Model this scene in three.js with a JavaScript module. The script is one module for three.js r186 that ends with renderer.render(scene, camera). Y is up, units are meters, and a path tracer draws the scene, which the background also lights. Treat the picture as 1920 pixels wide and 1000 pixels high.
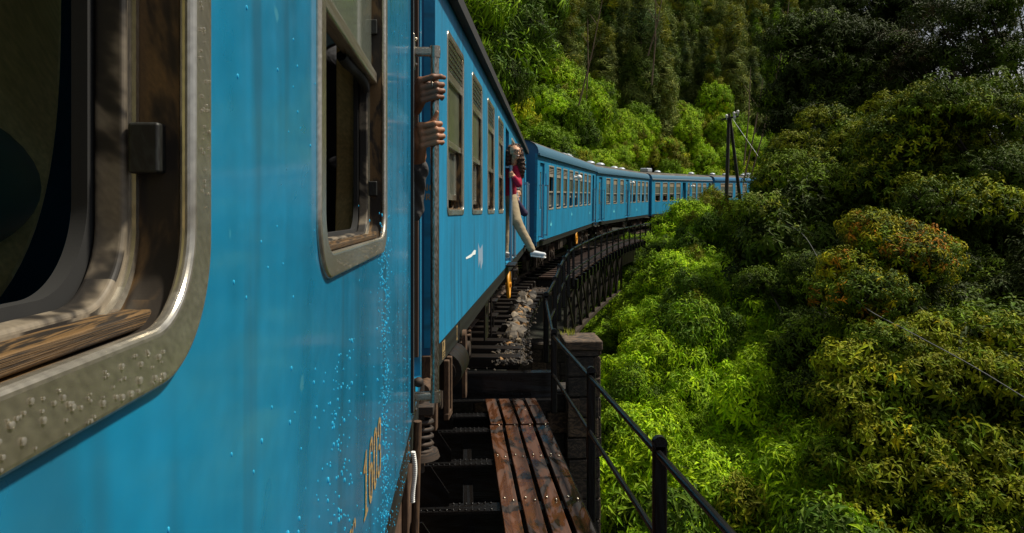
import * as THREE from 'three';
import { mergeGeometries, mergeVertices } from 'three/addons/utils/BufferGeometryUtils.js';
import { RoundedBoxGeometry } from 'three/addons/geometries/RoundedBoxGeometry.js';
import { ImprovedNoise } from 'three/addons/math/ImprovedNoise.js';

// ------------------------------------------------------------------ camera, sky, sun, exposure
const scene = new THREE.Scene();
const camera = new THREE.PerspectiveCamera(2 * Math.atan(500 / 1400) * 180 / Math.PI, 1.92, 0.02, 900);
camera.position.set(0, 2, 0);
camera.rotation.set(0, 0, 0);
camera.setViewOffset(1920, 1000, 0, 100, 1920, 1000);
const renderer = new THREE.WebGLRenderer({ antialias: true });
renderer.toneMapping = THREE.LinearToneMapping;
renderer.toneMappingExposure = 1.5;
renderer.shadowMap.enabled = true;

const noiseGen = new ImprovedNoise();
const nz = (x, y, z) => noiseGen.noise(x, y, z);
function fbm(x, y, z, o = 4) { let s = 0, a = 0.5, f = 1; for (let i = 0; i < o; i++) { s += a * nz(x * f, y * f, z * f); a *= 0.5; f *= 2; } return s; }
const smooth = (a, b, x) => { const t = Math.min(1, Math.max(0, (x - a) / (b - a))); return t * t * (3 - 2 * t); };
const lerp = (a, b, t) => a + (b - a) * t;
function rng(seed) { let a = seed >>> 0; return () => { a = (a + 0x6d2b79f5) | 0; let t = Math.imul(a ^ (a >>> 15), 1 | a); t = (t + Math.imul(t ^ (t >>> 7), 61 | t)) ^ t; return ((t ^ (t >>> 14)) >>> 0) / 4294967296; }; }

const SUN = new THREE.Vector3(0.50, 0.80, -0.08).normalize();
{
  const w = 512, h = 256, d = new Float32Array(w * h * 4);
  for (let j = 0; j < h; j++) for (let i = 0; i < w; i++) {
    const el = ((j + 0.5) / h - 0.5) * Math.PI, az = ((i + 0.5) / w - 0.5) * 2 * Math.PI;
    const y = Math.sin(el), x = Math.cos(el) * Math.cos(az), z = Math.cos(el) * Math.sin(az);
    const c = fbm(x * 2.2 + 3, y * 4.5, z * 2.2 + 7, 5);
    const cloud = smooth(-0.30, 0.25, c);
    const glow = Math.pow(Math.max(0, x * SUN.x + y * SUN.y + z * SUN.z), 6) * 0.7;
    const up = Math.max(0, y), base = 0.62 + 0.38 * up;
    const o = (j * w + i) * 4;
    const L = lerp(0.55, 1.05, cloud) * base + glow;
    d[o] = L * lerp(0.80, 1, cloud); d[o + 1] = L * lerp(0.92, 1, cloud); d[o + 2] = L * lerp(1.12, 1.02, cloud); d[o + 3] = 1;
  }
  const t = new THREE.DataTexture(d, w, h, THREE.RGBAFormat, THREE.FloatType);
  t.mapping = THREE.EquirectangularReflectionMapping; t.magFilter = THREE.LinearFilter; t.minFilter = THREE.LinearFilter; t.needsUpdate = true;
  scene.background = t; scene.environment = t; scene.backgroundIntensity = 0.42; scene.environmentIntensity = 0.42;
}
const sun = new THREE.DirectionalLight(new THREE.Color(1, 0.92, 0.76), 4.0);
sun.position.copy(SUN).multiplyScalar(120).add(new THREE.Vector3(10, 0, -40));
sun.target.position.set(10, 0, -40); scene.add(sun); scene.add(sun.target);
sun.castShadow = true; sun.shadow.radius = 9; sun.shadow.mapSize.set(4096, 4096);
Object.assign(sun.shadow.camera, { left: -110, right: 110, top: 110, bottom: -110, near: 1, far: 320 });

// ------------------------------------------------------------------ helpers
const W = (x, y, f) => new THREE.Vector3(x, y, -f);           // x right, y up, f metres ahead of the camera
const taken = {};
function numbered(n) { const k = taken[n] = (taken[n] ?? -1) + 1; return k ? n + '_' + String(k).padStart(3, '0') : n; }
function thing(name, label, category, group) {
  const g = new THREE.Group(); g.name = numbered(name); g.userData = { label, category };
  if (group) g.userData.group = group; scene.add(g); return g;
}
function part(name, geo, mat, parent, kind) {
  const m = new THREE.Mesh(geo, mat); m.name = name; m.castShadow = m.receiveShadow = true;
  if (kind) m.userData.kind = kind; parent.add(m); return m;
}
function structure(name, geo, mat) { const m = new THREE.Mesh(geo, mat); m.name = name; m.userData = { kind: 'structure' }; m.castShadow = m.receiveShadow = true; scene.add(m); return m; }
function box(w, h, d, x = 0, y = 0, z = 0) { const g = new THREE.BoxGeometry(w, h, d); g.translate(x, y, z); return g; }
function rbox(w, h, d, x = 0, y = 0, z = 0, r = 0.008) { const g = new RoundedBoxGeometry(w, h, d, 2, Math.min(r, w * 0.45, h * 0.45, d * 0.45)); g.translate(x, y, z); return g; }
const _up = new THREE.Vector3(0, 1, 0);
function rod(a, b, r, seg = 8, r2 = r) {
  const d = new THREE.Vector3().subVectors(b, a), g = new THREE.CylinderGeometry(r2, r, d.length(), seg, 1);
  g.applyQuaternion(new THREE.Quaternion().setFromUnitVectors(_up, d.clone().normalize()));
  g.translate((a.x + b.x) / 2, (a.y + b.y) / 2, (a.z + b.z) / 2); return g;
}
function bar(a, b, w, h) {   // rectangular bar from a to b; w sideways, h upwards
  const d = new THREE.Vector3().subVectors(b, a), L = d.length(); d.normalize();
  const side = new THREE.Vector3().crossVectors(d, Math.abs(d.y) > 0.95 ? new THREE.Vector3(0, 0, 1) : _up).normalize();
  const up = new THREE.Vector3().crossVectors(side, d);
  const g = new THREE.BoxGeometry(w, h, L);
  g.applyMatrix4(new THREE.Matrix4().makeBasis(side, up, d.clone().negate()).setPosition((a.x + b.x) / 2, (a.y + b.y) / 2, (a.z + b.z) / 2)); return g;
}
function tube(pts, r, seg = 24, rs = 8) { return new THREE.TubeGeometry(new THREE.CatmullRomCurve3(pts), seg, r, rs, false); }
const plain = (gs) => { const flat = gs.map((g) => { const k = g.index ? g.toNonIndexed() : g; for (const n of Object.keys(k.attributes)) if (!['position', 'normal', 'uv'].includes(n)) k.deleteAttribute(n); return k; }); return mergeGeometries(flat, false); };
function rrect(x0, y0, x1, y1, r, Cls = THREE.Shape) {
  const s = new Cls(); r = Math.min(r, (x1 - x0) / 2 - 1e-4, (y1 - y0) / 2 - 1e-4);
  if (r < 1e-4) { s.moveTo(x0, y0); s.lineTo(x1, y0); s.lineTo(x1, y1); s.lineTo(x0, y1); s.closePath(); return s; }
  s.moveTo(x0 + r, y0); s.lineTo(x1 - r, y0); s.absarc(x1 - r, y0 + r, r, -Math.PI / 2, 0, false);
  s.lineTo(x1, y1 - r); s.absarc(x1 - r, y1 - r, r, 0, Math.PI / 2, false);
  s.lineTo(x0 + r, y1); s.absarc(x0 + r, y1 - r, r, Math.PI / 2, Math.PI, false);
  s.lineTo(x0, y0 + r); s.absarc(x0 + r, y0 + r, r, Math.PI, Math.PI * 1.5, false); return s;
}
// (along, up, out) -> group's local (out, up, -along)
const toSide = (g, out = 0) => { g.rotateY(Math.PI / 2); g.translate(out, 0, 0); return g; };
function ring(o, i, ro, ri, depth, bevel = 0) {   // o, i: [x0, y0, x1, y1]
  const s = rrect(...o, ro); s.holes.push(rrect(...i, ri, THREE.Path));
  return new THREE.ExtrudeGeometry(s, { depth: depth - 2 * bevel, bevelEnabled: bevel > 0, bevelThickness: bevel, bevelSize: bevel, bevelOffset: -bevel, bevelSegments: 4, curveSegments: 20 }).translate(0, 0, bevel);
}
const slab = (sh, depth, cs = 10) => new THREE.ExtrudeGeometry(sh, { depth, bevelEnabled: false, curveSegments: cs });

// smooth surface from a signed distance (naive surface nets)
function surface(sdf, lo, hi, cell) {
  const n = [0, 1, 2].map((k) => Math.ceil((hi[k] - lo[k]) / cell) + 1), [nx, ny, nzv] = n, F = new Float32Array(nx * ny * nzv);
  for (let k = 0, q = 0; k < nzv; k++) for (let j = 0; j < ny; j++) for (let i = 0; i < nx; i++) F[q++] = sdf(lo[0] + i * cell, lo[1] + j * cell, lo[2] + k * cell);
  const id = new Int32Array(nx * ny * nzv).fill(-1), pos = [], idx = [], at = (i, j, k) => (k * ny + j) * nx + i;
  for (let k = 0; k < nzv - 1; k++) for (let j = 0; j < ny - 1; j++) for (let i = 0; i < nx - 1; i++) {
    let m = 0, c = 0, sx = 0, sy = 0, sz = 0; const v = [];
    for (let e = 0; e < 8; e++) { v[e] = F[at(i + (e & 1), j + ((e >> 1) & 1), k + (e >> 2))]; if (v[e] < 0) m |= 1 << e; }
    if (m === 0 || m === 255) continue;
    for (let a = 0; a < 8; a++) for (const b of [1, 2, 4]) if (!(a & b)) { const A = v[a], B = v[a | b]; if ((A < 0) !== (B < 0)) { const t = A / (A - B); sx += (a & 1) + (b === 1 ? t : 0); sy += ((a >> 1) & 1) + (b === 2 ? t : 0); sz += (a >> 2) + (b === 4 ? t : 0); c++; } }
    id[at(i, j, k)] = pos.length / 3; pos.push(lo[0] + (i + sx / c) * cell, lo[1] + (j + sy / c) * cell, lo[2] + (k + sz / c) * cell);
  }
  const quad = (a, b, c, d, flip) => { if (flip) idx.push(a, c, b, a, d, c); else idx.push(a, b, c, a, c, d); };
  for (let k = 1; k < nzv - 1; k++) for (let j = 1; j < ny - 1; j++) for (let i = 1; i < nx - 1; i++) {
    const s = F[at(i, j, k)] < 0;
    if (s !== F[at(i + 1, j, k)] < 0) quad(id[at(i, j - 1, k - 1)], id[at(i, j, k - 1)], id[at(i, j, k)], id[at(i, j - 1, k)], !s);
    if (s !== F[at(i, j + 1, k)] < 0) quad(id[at(i - 1, j, k - 1)], id[at(i - 1, j, k)], id[at(i, j, k)], id[at(i, j, k - 1)], !s);
    if (s !== F[at(i, j, k + 1)] < 0) quad(id[at(i - 1, j - 1, k)], id[at(i, j - 1, k)], id[at(i, j, k)], id[at(i - 1, j, k)], !s);
  }
  const g = new THREE.BufferGeometry(); g.setAttribute('position', new THREE.Float32BufferAttribute(pos, 3)); g.setIndex(idx); g.computeVertexNormals();
  g.setAttribute('uv', new THREE.Float32BufferAttribute(new Float32Array(pos.length / 3 * 2), 2)); return g;
}
// bones: [ax, ay, az, ra, bx, by, bz, rb]
function bonesSDF(bones, k = 0.03) {
  return (x, y, z) => {
    let s = 0, mn = 1e9;
    for (const b of bones) {
      const dx = b[4] - b[0], dy = b[5] - b[1], dz = b[6] - b[2], px = x - b[0], py = y - b[1], pz = z - b[2];
      const t = Math.min(1, Math.max(0, (px * dx + py * dy + pz * dz) / (dx * dx + dy * dy + dz * dz + 1e-9)));
      const d = Math.hypot(px - dx * t, py - dy * t, pz - dz * t) - (b[3] + (b[7] - b[3]) * t);
      if (d < mn) mn = d; s += Math.exp(-d / k * 4);
    }
    return mn > 4 * k ? mn : -Math.log(Math.max(s, 1e-30)) * k / 4;
  };
}
function boneMesh(bones, cell, k) {
  const lo = [1e9, 1e9, 1e9], hi = [-1e9, -1e9, -1e9];
  for (const b of bones) for (const o of [0, 4]) for (let c = 0; c < 3; c++) { lo[c] = Math.min(lo[c], b[o + c] - b[o + 3] - 3 * cell - 0.02); hi[c] = Math.max(hi[c], b[o + c] + b[o + 3] + 3 * cell + 0.02); }
  return surface(bonesSDF(bones, k), lo, hi, cell);
}

// ------------------------------------------------------------------ textures and materials
function dataTex(w, h, fn, srgb = true, rep = [1, 1]) {
  const d = new Uint8Array(w * h * 4);
  for (let j = 0; j < h; j++) for (let i = 0; i < w; i++) { const c = fn(i / w, j / h), o = (j * w + i) * 4; for (let k = 0; k < 3; k++) d[o + k] = Math.max(0, Math.min(255, c[k] * 255)); d[o + 3] = 255; }
  const t = new THREE.DataTexture(d, w, h); t.wrapS = t.wrapT = THREE.RepeatWrapping; t.magFilter = THREE.LinearFilter; t.minFilter = THREE.LinearMipmapLinearFilter;
  if (srgb) t.colorSpace = THREE.SRGBColorSpace; t.repeat.set(...rep); t.needsUpdate = true; return t;
}
// tileable noise on the unit square
function tnoise(u, v, fx, fy, s, o = 4) { let r = 0, a = 0.5; for (let i = 0; i < o; i++) { const A = u * 2 * Math.PI, B = v * 2 * Math.PI, R = fx / 6.283, Q = fy / 6.283; r += a * noiseGen.noise(Math.cos(A) * R + s + Math.cos(B) * Q * 1.3, Math.sin(A) * R + s * 1.7 + Math.sin(B) * Q, Math.sin(B) * Q * 0.7 - Math.cos(B) * Q + s * 0.3); a *= 0.5; fx *= 2; fy *= 2; } return r; }
const col = (r, g, b) => new THREE.Color().setRGB(r, g, b);
const std = (c, rough = 0.8, metal = 0, more = {}) => new THREE.MeshStandardMaterial({ color: c, roughness: rough, metalness: metal, ...more });

const grey = (v) => [v, v, v];
// paint: mottled, faintly streaked, chipped
const chips = (() => { const r = rng(5), l = []; for (let i = 0; i < 70; i++) l.push([r(), r(), 0.0008 + 0.003 * r() * r(), 0.5 + r()]); return l; })();
const paintTex = dataTex(1024, 1024, (u, v) => {
  const a = tnoise(u, v, 6, 3, 1.3), b = tnoise(u, v, 60, 5, 9.1, 3), c = tnoise(u, v, 90, 90, 4.2, 2);
  const k = 1 + 0.16 * a + 0.10 * b + 0.07 * c; let r = 0.07 * k + 0.03 * b, g = 0.485 * k, bl = 0.645 * k; const dd = 0.55 * smooth(0.06, 0.30, tnoise(u, v, 34, 2.2, 5.7, 4) + 0.5 * tnoise(u, v, 5, 3, 8.8, 3)); r = lerp(r, 0.15, dd); g = lerp(g, 0.36, dd); bl = lerp(bl, 0.46, dd);
  for (const q of chips) { const dx = Math.abs(u - q[0]), dy = Math.abs(v - q[1]); if (dx < 0.01 && dy < 0.02) { const e = Math.hypot(dx, dy / q[3]) - q[2] * (1 + 0.8 * c * 4); if (e < 0) { r = lerp(r, 0.35, 0.6); g = lerp(g, 0.62, 0.6); bl = lerp(bl, 0.70, 0.6); } } }
  return [r, g, bl];
}, true, [0.25, 0.25]);
const paintRough = dataTex(512, 512, (u, v) => { const a = tnoise(u, v, 24, 3, 2.2, 4), b = tnoise(u, v, 50, 50, 7, 3); const q = 0.34 + 0.25 * a + 0.14 * b; return [0, q, 0]; }, false, [0.3, 0.3]);
const paintBump = dataTex(512, 512, (u, v) => grey(0.5 + 0.35 * tnoise(u, v, 5, 2.5, 3.1, 3) + 0.05 * tnoise(u, v, 80, 80, 6, 2)), false, [0.35, 0.35]);
const noiseTex = dataTex(512, 512, (u, v) => grey(0.5 + 0.5 * tnoise(u, v, 14, 14, 11, 5)), false, [1, 1]);
function mottled(c1, c2, fx, fy, s, rep, n = 512, cut = 0.22) { return dataTex(n, n, (u, v) => { const t = smooth(-cut, cut, tnoise(u, v, fx, fy, s, 5)), g = 1 + 0.25 * tnoise(u, v, 120, 120, s + 5, 2); return c1.map((x, i) => lerp(x, c2[i], t) * g); }, true, rep); }

const M = {};
M.paint = new THREE.MeshPhysicalMaterial({ map: paintTex, roughnessMap: paintRough, roughness: 1, metalness: 0, bumpMap: paintBump, bumpScale: 0.009, clearcoat: 0.6, clearcoatRoughness: 0.10 });
M.paintFar = new THREE.MeshStandardMaterial({ map: paintTex, roughness: 0.5 });
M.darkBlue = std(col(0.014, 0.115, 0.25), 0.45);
M.roofBlue = std(col(0.045, 0.125, 0.19), 0.5, 0, { bumpMap: noiseTex, bumpScale: 0.004 });
M.roofTop = std(0xffffff, 0.8, 0, { map: mottled([0.34, 0.32, 0.28], [0.22, 0.20, 0.17], 8, 8, 3, [0.3, 0.3]) });
M.skirt = std(0xffffff, 0.55, 0.2, { map: mottled([0.14, 0.15, 0.14], [0.09, 0.085, 0.075], 9, 5, 8, [0.5, 0.5]) });
M.blackMetal = std(0xffffff, 0.42, 0.55, { map: mottled([0.13, 0.13, 0.135], [0.17, 0.13, 0.10], 10, 10, 2, [0.8, 0.8]), bumpMap: noiseTex, bumpScale: 0.003 });
M.under = std(0xffffff, 0.7, 0.15, { map: mottled([0.15, 0.13, 0.115], [0.25, 0.19, 0.14], 12, 12, 6, [0.7, 0.7]) });
M.rust = std(0xffffff, 0.75, 0.2, { map: mottled([0.36, 0.27, 0.19], [0.24, 0.17, 0.12], 12, 12, 16, [0.9, 0.9]) });
M.alu = new THREE.MeshStandardMaterial({ map: mottled([0.84, 0.82, 0.77], [0.70, 0.65, 0.56], 3, 3, 21, [1.1, 1.1], 512, 0.5), metalness: 0.86, roughness: 0.27, bumpMap: noiseTex, bumpScale: 0.0005 });
M.aluFar = std(col(0.36, 0.33, 0.27), 0.5, 0.35);
M.channel = std(0xffffff, 0.6, 0.2, { map: mottled([0.42, 0.32, 0.19], [0.13, 0.10, 0.07], 5, 8, 31, [2.2, 2.2], 512, 0.12), bumpMap: noiseTex, bumpScale: 0.002 });
M.worn = std(0xffffff, 0.65, 0, { map: mottled([0.44, 0.40, 0.34], [0.085, 0.065, 0.045], 9, 6, 41, [1.8, 1.2], 512, 0.10), bumpMap: noiseTex, bumpScale: 0.002 });
M.rubber = std(col(0.010, 0.010, 0.010), 0.85);
M.chrome = std(0xffffff, 0.26, 0.95, { map: mottled([0.75, 0.73, 0.68], [0.55, 0.50, 0.42], 8, 20, 13, [3, 3]), bumpMap: noiseTex, bumpScale: 0.0008 });
M.steelBlue = std(col(0.22, 0.32, 0.40), 0.32, 0.6);
M.cream = std(0xffffff, 0.55, 0, { map: mottled([0.86, 0.78, 0.56], [0.78, 0.68, 0.46], 5, 5, 51, [1, 1]) });
M.teal = std(col(0.005, 0.09, 0.10), 0.5);
M.dark = std(col(0.19, 0.16, 0.12), 0.8);
M.frosted = std(col(0.27, 0.215, 0.14), 0.6);
M.interior = std(col(0.16, 0.14, 0.10), 0.8);
M.glass = new THREE.MeshPhysicalMaterial({ color: col(0.62, 0.68, 0.58), roughness: 0.06, transmission: 0.85, thickness: 0, ior: 1.5 });
M.dusty = new THREE.MeshPhysicalMaterial({ map: dataTex(512, 512, (u, v) => { const a = tnoise(u, v, 40, 40, 3, 3), b = tnoise(u, v, 5, 3, 8, 3); const k = 0.5 + 0.5 * a + 0.3 * b; return [0.50 * k + 0.12, 0.52 * k + 0.13, 0.38 * k + 0.09]; }, true, [1.5, 1.5]), roughness: 0.28, transmission: 0.45, thickness: 0, ior: 1.5, bumpMap: noiseTex, bumpScale: 0.001 });
M.dropMetal = new THREE.MeshPhysicalMaterial({ color: col(0.8, 0.78, 0.72), roughness: 0.05, transmission: 0.9, thickness: 0, ior: 1.33 });
M.drop = new THREE.MeshPhysicalMaterial({ color: col(0.05, 0.60, 0.90), roughness: 0.2, transmission: 0.45, thickness: 0, ior: 1.33, specularIntensity: 0.6 });  // cyan base colour paints in the bright light these drops would refract
M.yellow = std(col(0.62, 0.27, 0.012), 0.5);
M.sign = std(0xffffff, 0.6, 0, { map: mottled([0.72, 0.56, 0.30], [0.42, 0.42, 0.36], 20, 20, 36, [6, 6], 256, 0.2) });
M.wood = new THREE.MeshPhysicalMaterial({ map: dataTex(512, 1024, (u, v) => { const g = tnoise(u, v, 26, 1.6, 4, 4), p = tnoise(u, v, 4, 5, 14, 4), w = smooth(0.02, 0.16, p); const k = 1 + 0.5 * g; return [lerp(0.30, 0.16, w) * k, lerp(0.185, 0.12, w) * k, lerp(0.115, 0.098, w) * k]; }, true, [2, 0.4]), roughnessMap: dataTex(256, 512, (u, v) => [0, 0.13 + 0.55 * smooth(-0.14, 0.12, tnoise(u, v, 7, 6, 17, 4)), 0], false, [2, 0.4]), roughness: 1, bumpMap: noiseTex, bumpScale: 0.002 });
M.stone = [[0.46, 0.40, 0.31], [0.37, 0.33, 0.28], [0.26, 0.24, 0.22], [0.60, 0.44, 0.24], [0.50, 0.45, 0.38]].map((c, i) => std(0xffffff, 0.75, 0, { map: mottled(c, c.map((x) => x * 0.62), 8, 8, 60 + i, [1, 1], 256), bumpMap: noiseTex, bumpScale: 0.01 }));
M.block = [[0.30, 0.25, 0.20], [0.22, 0.19, 0.16], [0.36, 0.29, 0.22]].map((c, i) => std(0xffffff, 0.85, 0, { map: mottled(c, c.map((x) => x * 0.5), 6, 6, 70 + i, [1.2, 1.2], 256), bumpMap: noiseTex, bumpScale: 0.015 }));
M.soil = std(0xffffff, 0.95, 0, { map: mottled([0.105, 0.10, 0.06], [0.065, 0.085, 0.03], 9, 9, 81, [0.12, 0.12]) });
M.bark = std(0xffffff, 0.9, 0, { map: mottled([0.22, 0.18, 0.14], [0.14, 0.11, 0.085], 6, 3, 91, [1, 0.5], 256), bumpMap: noiseTex, bumpScale: 0.02 });
M.paleBark = std(0xffffff, 0.85, 0, { map: mottled([0.44, 0.37, 0.29], [0.30, 0.23, 0.17], 6, 3, 95, [1, 0.5], 256) });
M.white = std(col(0.75, 0.75, 0.73), 0.35);
M.rail = std(col(0.12, 0.085, 0.065), 0.5, 0.6);
M.ventGrey = std(col(0.36, 0.40, 0.44), 0.45, 0.3);

// ------------------------------------------------------------------ the line of the train: x, y (rail), f of the coach side
const linePts = [[0.17, 0, -6], [-0.5, 0, 4.6], [0.52, 0.05, 21.0], [4.1, 0.42, 37.0], [9.75, 0.82, 52.4], [17.9, 1.33, 66.6], [28.5, 1.85, 79.5], [42, 2.3, 89], [58, 2.7, 95]];
const lineCurve = new THREE.CatmullRomCurve3(linePts.map((p) => W(...p)), false, 'centripetal');
const lineSamples = lineCurve.getSpacedPoints(240), trackLeft = 1.45;
const lineAt = lineSamples.map((p, i) => { const q = lineSamples[Math.min(i + 1, 240)], o = lineSamples[Math.max(i - 1, 0)], d = new THREE.Vector3().subVectors(q, o).setY(0).normalize(); return { p, d, n: new THREE.Vector3(-d.z, 0, d.x) }; });   // n points to the right
function nearLine(x, z) {
  let best = 1e9, r = null, s = 0;
  for (let i = 0; i < lineAt.length; i++) { const { p } = lineAt[i], d = (x - p.x) ** 2 + (z - p.z) ** 2; if (d < best) { best = d; r = lineAt[i]; s = i; } }
  return { s: s / 240, y: r.p.y, d: (x - r.p.x) * r.n.x + (z - r.p.z) * r.n.z };
}

// ------------------------------------------------------------------ ground: hillside, ravine and far slopes as one sheet
function groundY(x, z) {
  const f = -z, q = nearLine(x, z), d = q.d + 1.4;          // distance from the track's middle, positive to the inside of the curve
  const out = Math.max(0, -d - 3.0);
  const fade = 1 - smooth(52, 80, x - 0.12 * (f - 60)) * 0.8;
  let left = q.y - 0.75 + out * 0.72 * fade * (0.35 + 0.65 * smooth(0, 10, out)) + 1.6 * fbm(x * 0.06, 0, z * 0.06) * smooth(2, 12, out);
  let ravine = 2 - (9.0 - 0.155 * f); ravine = Math.min(ravine, 2.2);
  const r = x - (0.40 * f + 1.5); if (r > 0) ravine += 0.42 * r * smooth(0, 6, r);
  if (f < 12) ravine -= (12 - f) * 0.15;
  ravine += 0.5 * fbm(x * 0.15, 3, z * 0.15);
  const onBank = smooth(46, 54, f), wide = lerp(1, 0, smooth(18, 46, f));
  if (f < 52 && f > -30) { const k = smooth(10, 17, out) * (1 - 0) ; left = lerp(Math.min(left, lerp(ravine, left, smooth(44, 52, f))), left, Math.max(k, smooth(44, 52, f))); }
  let y = lerp(left, Math.min(ravine, q.y - 0.8), smooth(1.4, 4.5, d));
  if (f > 20 && f < 46) y -= 2.6 * (1 - smooth(2.2, 6.5, Math.abs(d))) * smooth(20, 26, f) * (1 - smooth(39, 46, f));
  return y;
}
{
  const gx = 150, gf = 170, xs = [], fs = [], pos = [], uv = [], idx = [];
  for (let i = 0; i <= gx; i++) { const t = i / gx * 2 - 1; xs.push(12 + Math.sign(t) * (Math.abs(t) * 60 + Math.pow(Math.abs(t), 4) * 340)); }
  for (let j = 0; j <= gf; j++) { const t = j / gf; fs.push(-60 + t * 190 + Math.pow(t, 5) * 370); }
  for (const f of fs) for (const x of xs) { pos.push(x, groundY(x, -f), -f); uv.push(x, f); }
  for (let j = 0; j < gf; j++) for (let i = 0; i < gx; i++) { const a = j * (gx + 1) + i, b = a + 1, c = a + gx + 1, e = c + 1; idx.push(a, b, c, b, e, c); }
  const g = new THREE.BufferGeometry(); g.setAttribute('position', new THREE.Float32BufferAttribute(pos, 3)); g.setAttribute('uv', new THREE.Float32BufferAttribute(uv, 2)); g.setIndex(idx); g.computeVertexNormals();
  structure('ground', g, M.soil);
}

// ------------------------------------------------------------------ the train
import { FontLoader } from 'three/addons/loaders/FontLoader.js';
const fontSerif = await new FontLoader().loadAsync('fonts/droid/droid_serif_bold.typeface.json');
const fontSans = await new FontLoader().loadAsync('fonts/droid/droid_sans_bold.typeface.json');
function lettering(text, size, font = fontSans, sx = 1) { const g = new THREE.ShapeGeometry(font.generateShapes(text, size), 3); g.scale(sx, 1, 1); return g; }
const at = (g, a, y, n) => g.translate(n, y, -a);             // from (out, up, -along) offsets
const L3 = (a, y, n) => new THREE.Vector3(n, y, -a);

function roofProfile(from, to) { const P = [[0.03, 3.60], [0.035, 3.68], [0.0, 3.80], [-0.08, 3.90], [-0.22, 3.975], [-0.50, 4.05], [-0.95, 4.11], [-1.45, 4.13]]; return P.slice(from, to); }
function extrudeAlong(pts, a0, a1, thick) {   // pts: [n, y] open line
  const pos = [], idx = [], uv = []; let l = 0;
  const segs = Math.max(1, Math.round((a1 - a0) / 1.0));
  pts.forEach((p, i) => { if (i) l += Math.hypot(p[0] - pts[i - 1][0], p[1] - pts[i - 1][1]); for (let s = 0; s <= segs; s++) { const a = lerp(a0, a1, s / segs); pos.push(p[0], p[1], -a); uv.push(a, l); } });
  for (let i = 0; i < pts.length - 1; i++) for (let s = 0; s < segs; s++) { const A = i * (segs + 1) + s, B = A + 1, C = A + segs + 1, D = C + 1; idx.push(A, B, C, B, D, C); }
  const g = new THREE.BufferGeometry(); g.setAttribute('position', new THREE.Float32BufferAttribute(pos, 3)); g.setAttribute('uv', new THREE.Float32BufferAttribute(uv, 2)); g.setIndex(idx); g.computeVertexNormals(); return g;
}
const wheelGeo = new THREE.LatheGeometry([[0.06, -0.07], [0.09, -0.07], [0.10, -0.03], [0.34, -0.02], [0.36, -0.055], [0.42, -0.05], [0.425, 0.05], [0.45, 0.055], [0.45, 0.075], [0.36, 0.075], [0.34, 0.03], [0.06, 0.03]].map((p) => new THREE.Vector2(...p)), 28).rotateZ(Math.PI / 2);
function helix(r, h, turns, wire, seg = 12) { const pts = []; for (let i = 0; i <= turns * seg; i++) { const t = i / seg * 2 * Math.PI; pts.push(new THREE.Vector3(Math.cos(t) * r, h * i / (turns * seg), Math.sin(t) * r)); } return new THREE.TubeGeometry(new THREE.CatmullRomCurve3(pts), turns * seg, wire, 6, false); }
const springGeo = helix(0.075, 0.24, 5, 0.017);
const axleBoxGeo = plain([new THREE.CylinderGeometry(0.13, 0.15, 0.16, 16).rotateZ(Math.PI / 2), new THREE.CylinderGeometry(0.085, 0.085, 0.05, 14).rotateZ(Math.PI / 2).translate(0.10, 0, 0), rbox(0.12, 0.16, 0.34, -0.02, 0.02, 0)]);
const bogieGeo = (() => {
  const s = new THREE.Shape([[-1.75, 0.62], [-1.55, 0.80], [-0.65, 0.80], [-0.42, 0.60], [0.42, 0.60], [0.65, 0.80], [1.55, 0.80], [1.75, 0.62], [1.60, 0.54], [1.38, 0.66], [0.85, 0.66], [0.55, 0.36], [-0.55, 0.36], [-0.85, 0.66], [-1.38, 0.66], [-1.60, 0.54]].map((p) => new THREE.Vector2(...p)));
  const f = () => toSide(new THREE.ExtrudeGeometry(s, { depth: 0.07, bevelEnabled: true, bevelSize: 0.012, bevelThickness: 0.012, bevelSegments: 1 }));
  const g = [f().translate(-0.36, 0, 0), f().translate(-2.6, 0, 0), box(2.2, 0.22, 0.4, -1.46, 0.60, 0), box(0.14, 0.1, 0.9, -0.22, 0.84, 0)];
  for (const a of [-1.1, 1.1]) for (const d of [-0.16, 0.16]) g.push(rbox(0.05, 0.42, 0.05, -0.30, 0.45, -a + d));
  for (const a of [-1.66, -0.62, 0.62, 1.66]) g.push(rbox(0.09, 0.34, 0.07, -0.25, 0.42, -a), rod(new THREE.Vector3(-0.22, 0.3, -a), new THREE.Vector3(-0.22, 0.9, -a + 0.1), 0.018, 6));
  return plain(g);
})();
function addBogie(parent, a) {
  const b = part('bogie', bogieGeo, M.under, parent); b.position.set(0, 0, -a);
  for (const s of [-1.1, 1.1]) {
    const ax = part('axle', new THREE.CylinderGeometry(0.07, 0.07, 1.75, 10).rotateZ(Math.PI / 2), M.blackMetal, b); ax.position.set(-1.45, 0.45, -s);
    for (const n of [-0.62, -2.28]) { const w = part('wheel', wheelGeo, M.blackMetal, b); w.position.set(n, 0.45, -s); if (n < -2) w.rotation.y = Math.PI; }
    const x = part('axle_box', axleBoxGeo, M.under, b); x.position.set(-0.28, 0.47, -s);
    for (const d of [-0.24, 0.24]) { const q = part('spring', springGeo, M.rust, b); q.position.set(-0.26, 0.58, -s + d); }
  }
  return b;
}
const ladderGeo = (h, w) => plain([rod(L3(-w / 2, 0, 0), L3(-w / 2, h, 0), 0.014, 6), rod(L3(w / 2, 0, 0), L3(w / 2, h, 0), 0.014, 6), ...[0.1, 0.45, 0.8].map((k) => box(0.10, 0.02, w, 0.02, h * k, 0))]);
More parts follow.
